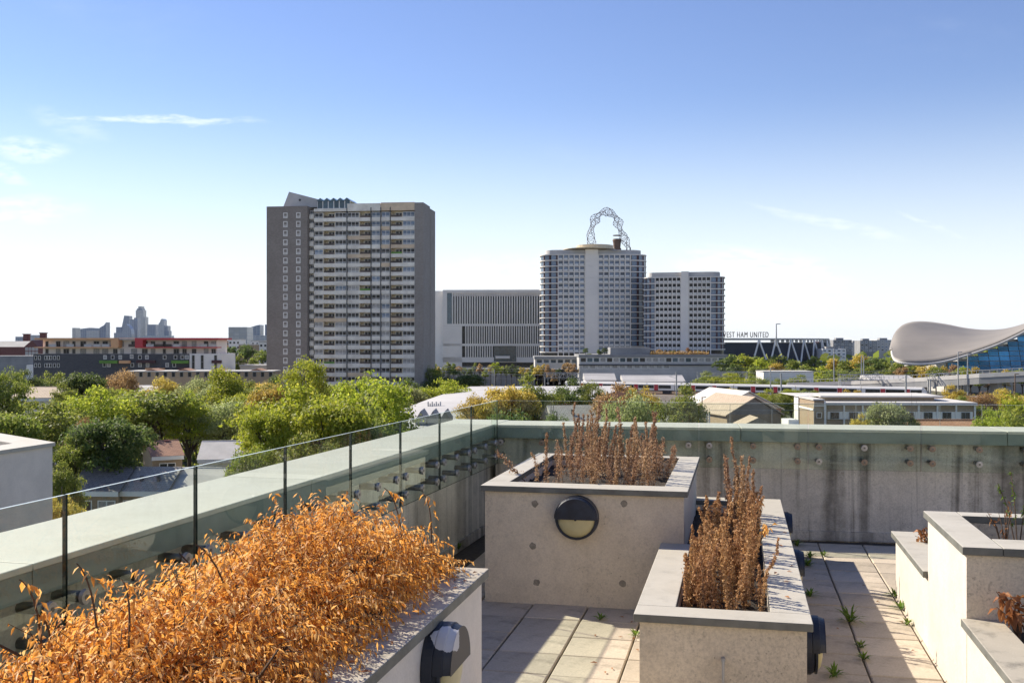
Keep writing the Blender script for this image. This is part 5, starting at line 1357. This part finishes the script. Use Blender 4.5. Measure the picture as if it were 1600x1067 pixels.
# ------------------------------------------------------------------ orange dry hedge
rng = np.random.default_rng(41)
hg = tthing('dry_hedge', 'dense dried-out orange hedge with drooping papery leaves', 'hedge', -1.7, 3.0, .75)
bases = []
Lv, Lf = [], []         # all leaves: tip frames
stems = MB()
def add_leaf(p, d, l, w, droop):
    """leaf as a folded, drooping 6-point strip -> list of verts"""
    d = d/np.linalg.norm(d); up = np.array([0,0,1.0]); s = np.cross(d, up); n_ = np.linalg.norm(s)
    s = s/n_ if n_ > 1e-3 else np.array([1.0,0,0]); s = s*math.cos(droop[1])+np.cross(d, s)*math.sin(droop[1])
    nrm = np.cross(s, d)
    m = p+d*l*.5; t_ = p+d*l+np.array([0,0,-1])*l*droop[0]
    return [p, m+s*w*.5+nrm*w*.25, t_, m-s*w*.5+nrm*w*.25, m-nrm*w*.05]
LEAVES = []
def prof(v):            # rim heights along the hedge: lobes
    return .215+.05*math.sin(v*2.3+.6)+.03*math.sin(v*5.1)+.09*max(0, min(1, (v-3.2)/.7))
for k in range(4200):
    v = rng.uniform(1.25, 4.5); w01 = rng.uniform(-1, 1)
    uc, hw = -1.70, .37
    edge = min(1, (4.62-v)/.25)
    hmax = prof(v)*math.sqrt(max(.05, 1-.75*w01*w01))*(.75+.25*edge)
    if v > 3.3 and w01 > -.4: hmax *= 1.12
    hz = hmax*rng.uniform(.12, 1.0)**.55
    u = uc+hw*w01*rng.uniform(.8,1.12)
    base = np.array([u+1.7, v-3.0, hz+.02])
    out = np.array([w01*.9, (0.7 if v > 4.2 else 0)+rng.normal()*.35, .75+rng.normal()*.25+(.3 if abs(w01) < .4 else -.1)]); out /= np.linalg.norm(out)
    n = rng.integers(10, 20); ln = rng.uniform(.08,.17); p = base.copy(); pts = [tuple(p)]
    for j in range(n):
        out = out+np.array([0,0,-.09])+rng.normal(size=3)*.05; out /= np.linalg.norm(out); p = p+out*ln/n*1.2; pts.append(tuple(p))
        sd_ = np.cross(out, rng.normal(size=3)); sd_ /= np.linalg.norm(sd_)+1e-6
        ld = sd_*.75+out*.35+np.array([0,0,-.55-.3*rng.random()])
        LEAVES.append((add_leaf(p, ld, rng.uniform(.017,.036), rng.uniform(.0065,.0115), (rng.uniform(0,.35), rng.uniform(-1.2,1.2)))))
    if k % 3 == 0: stems.path([pts[0], pts[len(pts)//2], pts[-1]], [.0025,.0018,.001], 3)
for k in range(46):
    v = rng.uniform(1.4,4.4); u = rng.uniform(-.25,.25); a = Vector((u, v-3.0, -.02)); b = a+Vector((rng.normal()*.08, rng.normal()*.08, .18)); c = b+Vector((rng.normal()*.12, rng.normal()*.12, .16))
    stems.path([a,b,c], [.008,.006,.003], 5)
# a few long shoots standing clear of the mass
for px, py, z_ in ((30,905,0),(120,880,0),(190,905,0),(305,850,0),(52,960,0),(600,762,0),(660,770,0)):
    dd = 3.0 if px < 250 else (3.3 if px < 400 else 4.7); tip = at(px, py, dd); q = tip-T(0,0,0); uu = CT*q.x-ST*q.y; vv = ST*q.x+CT*q.y; tip = Vector((uu+1.7, vv-3.0, q.z-.75))
    b0 = Vector((tip.x+rng.uniform(.03,.15), tip.y+rng.uniform(-.1,.12), .16)); mid = b0.lerp(tip, .6)+Vector((.04,0,.09))
    stems.path([b0-Vector((0,0,.12))]+[b0*(1-f_)**2+mid*2*f_*(1-f_)+tip*f_*f_ for f_ in (0,.15,.3,.45,.6,.75,.9,1)], [.0045,.0042,.004,.0037,.0034,.003,.0026,.0022,.002], 5)
    for j in range(12):
        f = .35+.65*j/12; p = np.array(b0.lerp(mid, f/.6) if f < .6 else mid.lerp(tip, (f-.6)/.4)); LEAVES.append(add_leaf(p, np.array([rng.normal()*.6, rng.normal()*.6, -.8]), rng.uniform(.025,.042), .012, (.2, rng.uniform(-1,1))))
stems.build('stems', M['twig'], hg)
LEAVES = [np.array(l) for l in LEAVES]
# the 300 leaves that show largest stay single parts, the rest is one part
camu = np.array([0+1.7, 0-3.0, 1.9-.75])
key = [np.linalg.norm(l[0]-camu)-(1.0*l[0][2]) + (5 if l[0][1] < -1.0 else 0) for l in LEAVES]
order = np.argsort(key); single = set(order[:300].tolist())
FT = [(0,1,4),(1,2,4),(2,3,4),(3,0,4)]
Vb, Fb = [], []
for i, l in enumerate(LEAVES):
    if i in single:
        o = bpy.data.objects.new('leaf', np_mesh('leaf', l, FT, M['leaf_orange'])); COL.objects.link(o); o.parent = hg
    else:
        b = len(Vb)*5; Vb.append(l); Fb += [(b+a, b+c, b+e) for a, c, e in FT]
o = bpy.data.objects.new('foliage', np_mesh('foliage', np.concatenate(Vb), Fb, M['leaf_orange'])); COL.objects.link(o); o.parent = hg; stuff(o)

# ------------------------------------------------------------------ dead flower spikes
def spike(seed, h, head, r, n, fuzz, bend=.05, mat='seed', branch=0):
    rng = np.random.default_rng(seed); b = MB(); x = y = 0; pts = [(0,0,0)]; rad = [.0035]
    for k in range(1,7):
        x += rng.normal()*bend*h/6; y += rng.normal()*bend*h/6; pts.append((x,y,h*k/6)); rad.append(.0035-.0004*k)
    b.path(pts, rad, 5)
    def on(f):
        t_ = f*6; i = min(5, int(t_)); q = t_-i; a, c = pts[i], pts[i+1]; return np.array([a[j]+(c[j]-a[j])*q for j in range(3)])
    P, N_ = [], []
    ax = [(on, head, 1.0, 1.0, n, r)]
    for k in range(n):
        f = head+(1-head)*rng.random(); lump = .65+.35*math.sin(f*60+seed)+.2*rng.normal(); rr_ = r*max(.25, lump)*(1.05-.55*((f-head)/(1-head+1e-6))**2)
        a = rng.uniform(0,6.28); d = np.array([math.cos(a), math.sin(a), rng.uniform(-.5,.6)]); P.append(on(f)+d*rr_*rng.uniform(.35,1.1)); N_.append(d+rng.normal(size=3)*.6)
    for k in range(branch):
        f = rng.uniform(.35,.9); a = rng.uniform(0,6.28); p0 = on(f); p1 = p0+np.array([math.cos(a)*.05, math.sin(a)*.05, .05]); b.tube(p0, p1, .0015, .001, 4)
        for j in range(10): P.append(p1+rng.normal(size=3)*.010); N_.append(rng.normal(size=3))
    for k in range(int(n*.10)):
        f = rng.uniform(.08, head); a = rng.uniform(0,6.28); P.append(on(f)+np.array([math.cos(a)*.02, math.sin(a)*.02, -.01])); N_.append(rng.normal(size=3))
    P = np.array(P); N_ = np.array(N_); N_ /= np.linalg.norm(N_, axis=1, keepdims=True)
    V, Fq = leaf_quads(P, N_, fuzz, rng, .7)
    return b.mesh('stem', M['stem']), np_mesh('seed_head', V, Fq, M[mat])
SP_A = [spike(300+k, rh, .22, rd_*1.15, int(nn_*1.2), .0145, .10) for k, (rh, rd_, nn_) in enumerate(((.52,.021,420),(.47,.019,400),(.58,.018,420),(.42,.023,400),(.36,.020,320)))]
SP_F = [spike(330+k, rh, .30, .032, 240, .012, .22, 'seed', 0) for k, rh in enumerate((.26,.30,.22,.34))]
SP_B = [spike(360+k, rh, .14, .027, 420, .015, .14, 'seed_warm', 0) for k, rh in enumerate((.40,.33,.45,.27,.36,.42))]
def put(lib, u, v, z, lab, grp, name='dead_flower_spike', tilt=.10, s=1.0):
    st_, hd = lib[rt.randrange(len(lib))]
    o = tthing(name, lab, 'dry plant', u, v, z, grp); o.rotation_euler = (rt.gauss(0,tilt), rt.gauss(0,tilt), rt.uniform(0,6.28)); o.scale = (s,s,s*rt.uniform(.88,1.12))
    inst(st_, 'stem', o); inst(hd, 'seed_head', o)
for k in range(34):
    put(SP_A, rt.uniform(-1.52,-.60), rt.uniform(7.62,9.2), .75, 'upright dead brown bottlebrush flower spike in the tall planter', 'dead spikes in the tall planter', tilt=.09)
for k in range(55):
    put(SP_F, rt.uniform(-1.48,-.57), rt.uniform(7.60,9.25), .75, 'short frizzy dead brown stem between the spikes of the tall planter', 'short dead stems in the tall planter', 'withered_plant', .16)
for k in range(3): put(SP_A, (-1.25,-1.0,-.8)[k], (8.9,9.1,9.0)[k], .75, 'extra tall thin dead spike above the others in the tall planter', 'dead spikes in the tall planter tallest', s=1.25)
put(SP_F, -1.60, 7.9, .74, 'leaning dead twig at the left edge of the tall planter', 'leaning twigs', 'withered_plant', .5, 1.5); put(SP_F, -.62, 8.6, .76, 'leaning dead twig at the right edge of the tall planter', 'leaning twigs', 'withered_plant', .5, 1.4)
for k in range(105):
    put(SP_B, rt.uniform(-.30,.13), 5.64+(7.45-5.64)*rt.random()**.9, .37, 'tan dead stalk packed among others in the long low planter', 'dense dead stalks in the long low planter', 'dead_stalk', .11, rt.uniform(.68,1.12))
for k in range(22):
    put(SP_B, rt.uniform(-.05,.12), rt.uniform(7.4,8.4), .37, 'tan dead stalk in the thinner far half of the long low planter', 'sparser dead stalks in the long low planter', 'dead_stalk', .12, .95)
for k in range(9):
    put(SP_A, rt.uniform(-.12,.13), rt.uniform(7.9,8.7), .37, 'tall slim dead spike standing above the stalks of the long low planter', 'tall spikes in the long low planter', tilt=.06, s=1.22)

# ------------------------------------------------------------------ weeds and leafy sprigs
def weed_mesh(seed, n, l, w):
    rng = np.random.default_rng(seed); V, Fq = [], []
    for k in range(n):
        a = rng.uniform(0,6.28); el = rng.uniform(.35,1.25); d = np.array([math.cos(a)*math.cos(el), math.sin(a)*math.cos(el), math.sin(el)]); L = l*rng.uniform(.5,1.1); s = np.array([-math.sin(a), math.cos(a), 0])*w
        p1 = d*L*.55; p2 = d*L+np.array([0,0,-.25*L]); b = len(V); base = rng.normal(size=3)*.004; base[2] = 0; V += [base, p1+s, p2, p1-s]; Fq.append((b,b+1,b+2,b+3))
    return np_mesh('leaves', np.array(V), Fq, M['leaf_weed'])
WD = [weed_mesh(1,46,.17,.0065), weed_mesh(2,34,.11,.006), weed_mesh(3,24,.08,.0055)]
ws_ = [(1246,853,1,'walkway by the far parapet'),(1266,872,1,'walkway beside the middle lamp'),(1287,868,2,'walkway joint near the far parapet'),(1262,884,1,'foot of the low planter past the middle lamp'),(1266,932,1,'foot of the low planter between two lamps'),(1328,972,0,'middle of the walkway, the largest one'),(1345,1012,2,'walkway joint below the largest weed'),(1350,1030,2,'walkway joint nearest the frame bottom'),(1303,1056,1,'foot of the near lamp'),(1398,932,1,'foot of the pale wall at its far part'),(1408,952,1,'foot of the pale wall at its middle'),(1417,976,2,'foot of the pale wall at its near part'),(938,968,2,'paving joint in front of the tall planter'),(990,946,1,'corner between tall and low planters'),(993,993,2,'paving edge beside the low planter'),(716,858,1,'floor behind the orange hedge')]
for k, (px, py, s, wl) in enumerate(ws_):
    u, v = G(px, py); o = tthing('weed', 'green weed growing at the '+wl if 'corner' in wl or 'foot' in wl else 'green weed growing in the '+wl, 'weed', u, v, 0); inst(WD[s], 'leaves', o, (0,0,0), rt.uniform(0,6.28))
def sprig(name, lab, u, v, z, n, h, lean, mat, leaf=.06, leaves=8, cat='dry plant'):
    rng = np.random.default_rng(int(abs(u*1000))+n); o = tthing(name, lab, cat, u, v, z); b = MB(); L = []
    for k in range(n):
        a = rng.uniform(0,6.28); tip = Vector((lean[0]+math.cos(a)*h*.25, lean[1]+math.sin(a)*h*.25, h*rng.uniform(.6,1.1))); m = tip*.5+Vector((0,0,h*.12)); b.path([(0,0,-.05), m, tip], [.004,.003,.0015], 5)
        for j in range(leaves):
            f = rng.uniform(.3,1); p = np.array(m.lerp(tip, (f-.5)*2) if f > .5 else Vector((0,0,0)).lerp(m, f*2)); L.append(np.array(add_leaf(p, rng.normal(size=3)*.6+np.array([0,0,-.3]), leaf*rng.uniform(.7,1.2), leaf*.45, (.3, rng.uniform(-1,1)))))
    b.build('stems', M['twig'], o)
    V = np.concatenate(L); Fq = [(i*5+a, i*5+c, i*5+e) for i in range(len(L)) for a, c, e in FT]
    q = bpy.data.objects.new('leaves', np_mesh('leaves', V, Fq, M[mat])); COL.objects.link(q); q.parent = o
sprig('withered_sprig', 'withered orange-brown sprig in the low planter before the tall pale-sided one', 1.36, 5.50, .44, 8, .20, (-.06,.0), 'leaf_dead', .062, 8)
sprig('withered_sprig', 'small withered brown sprig in the low planter behind the tall pale-sided one', 1.345, 7.70, .44, 7, .13, (-.10,0), 'leaf_dead', .055, 7)
sprig('leafy_stem', 'green-tipped thin stem growing from the tall pale-sided planter', 1.575, 6.42, .69, 3, .44, (.0,.0), 'leaf_weed', .022, 40, 'plant')
sprig('dry_twigs', 'bare dry twigs in the tall pale-sided planter', 1.50, 6.38, .68, 6, .28, (-.04,0), 'leaf_dead', .025, 5)
sprig('withered_sprig', 'bright orange dead leaf cluster on the low planter stalks', .13, 7.0, .60, 3, .10, (.06,0), 'leaf_orange', .05, 6)
sprig('withered_sprig', 'orange dead leaf cluster at the far end of the low planter stalks', .14, 8.5, .52, 3, .10, (.05,0), 'leaf_orange', .05, 5)
sprig('creeping_plant', 'small dark creeping plant in the corner of tall and low planters', -.58, 7.18, .03, 6, .16, (0,0), 'leaf_dark', .03, 10, 'plant')

fl_me = np_mesh('fallen_leaf', np.array(add_leaf(np.array([0,0,.004]), np.array([1,0,.05]), .045, .017, (.05,.2))), FT, M['leaf_dead'])
for k in range(46):
    if k < 18: u, v, z, wh_t = rt.uniform(-1.32,-1.16), rt.uniform(2.6,4.5), .851, 'stained top of the hedge planter'
    elif k < 30: u, v, z, wh_t = rt.uniform(-1.05,-.6), rt.uniform(4.9,7.1), .002, 'paving in front of the tall planter'
    elif k < 38: u, v, z, wh_t = rt.uniform(.19,.33), rt.uniform(5.5,8.5), .481, 'pale rim of the long low planter'
    else: u, v, z, wh_t = rt.uniform(.45,1.08), rt.uniform(5.6,9.8), .002, 'paved walkway between the planters'
    o = tag(inst(fl_me, 'fallen_leaf', None, T(u,v,z), rt.uniform(0,6.28), rt.uniform(.6,1.2)), 'curled brown fallen leaf lying on the '+wh_t, 'leaf', 'fallen leaves on the '+wh_t)
# ------------------------------------------------------------------ the air
hz = NT('pale_air'); vp = hz.n('ShaderNodeVolumePrincipled'); vp.inputs['Color'].default_value = (.86,.92,1,1); vp.inputs['Density'].default_value = 1.3e-5; vp.inputs['Anisotropy'].default_value = .1
hz.l(vp.outputs[0], hz.out.inputs['Volume'])
stuff(MB().box(-16500,16500,-600,30500,-1,320).build('haze', hz.m))
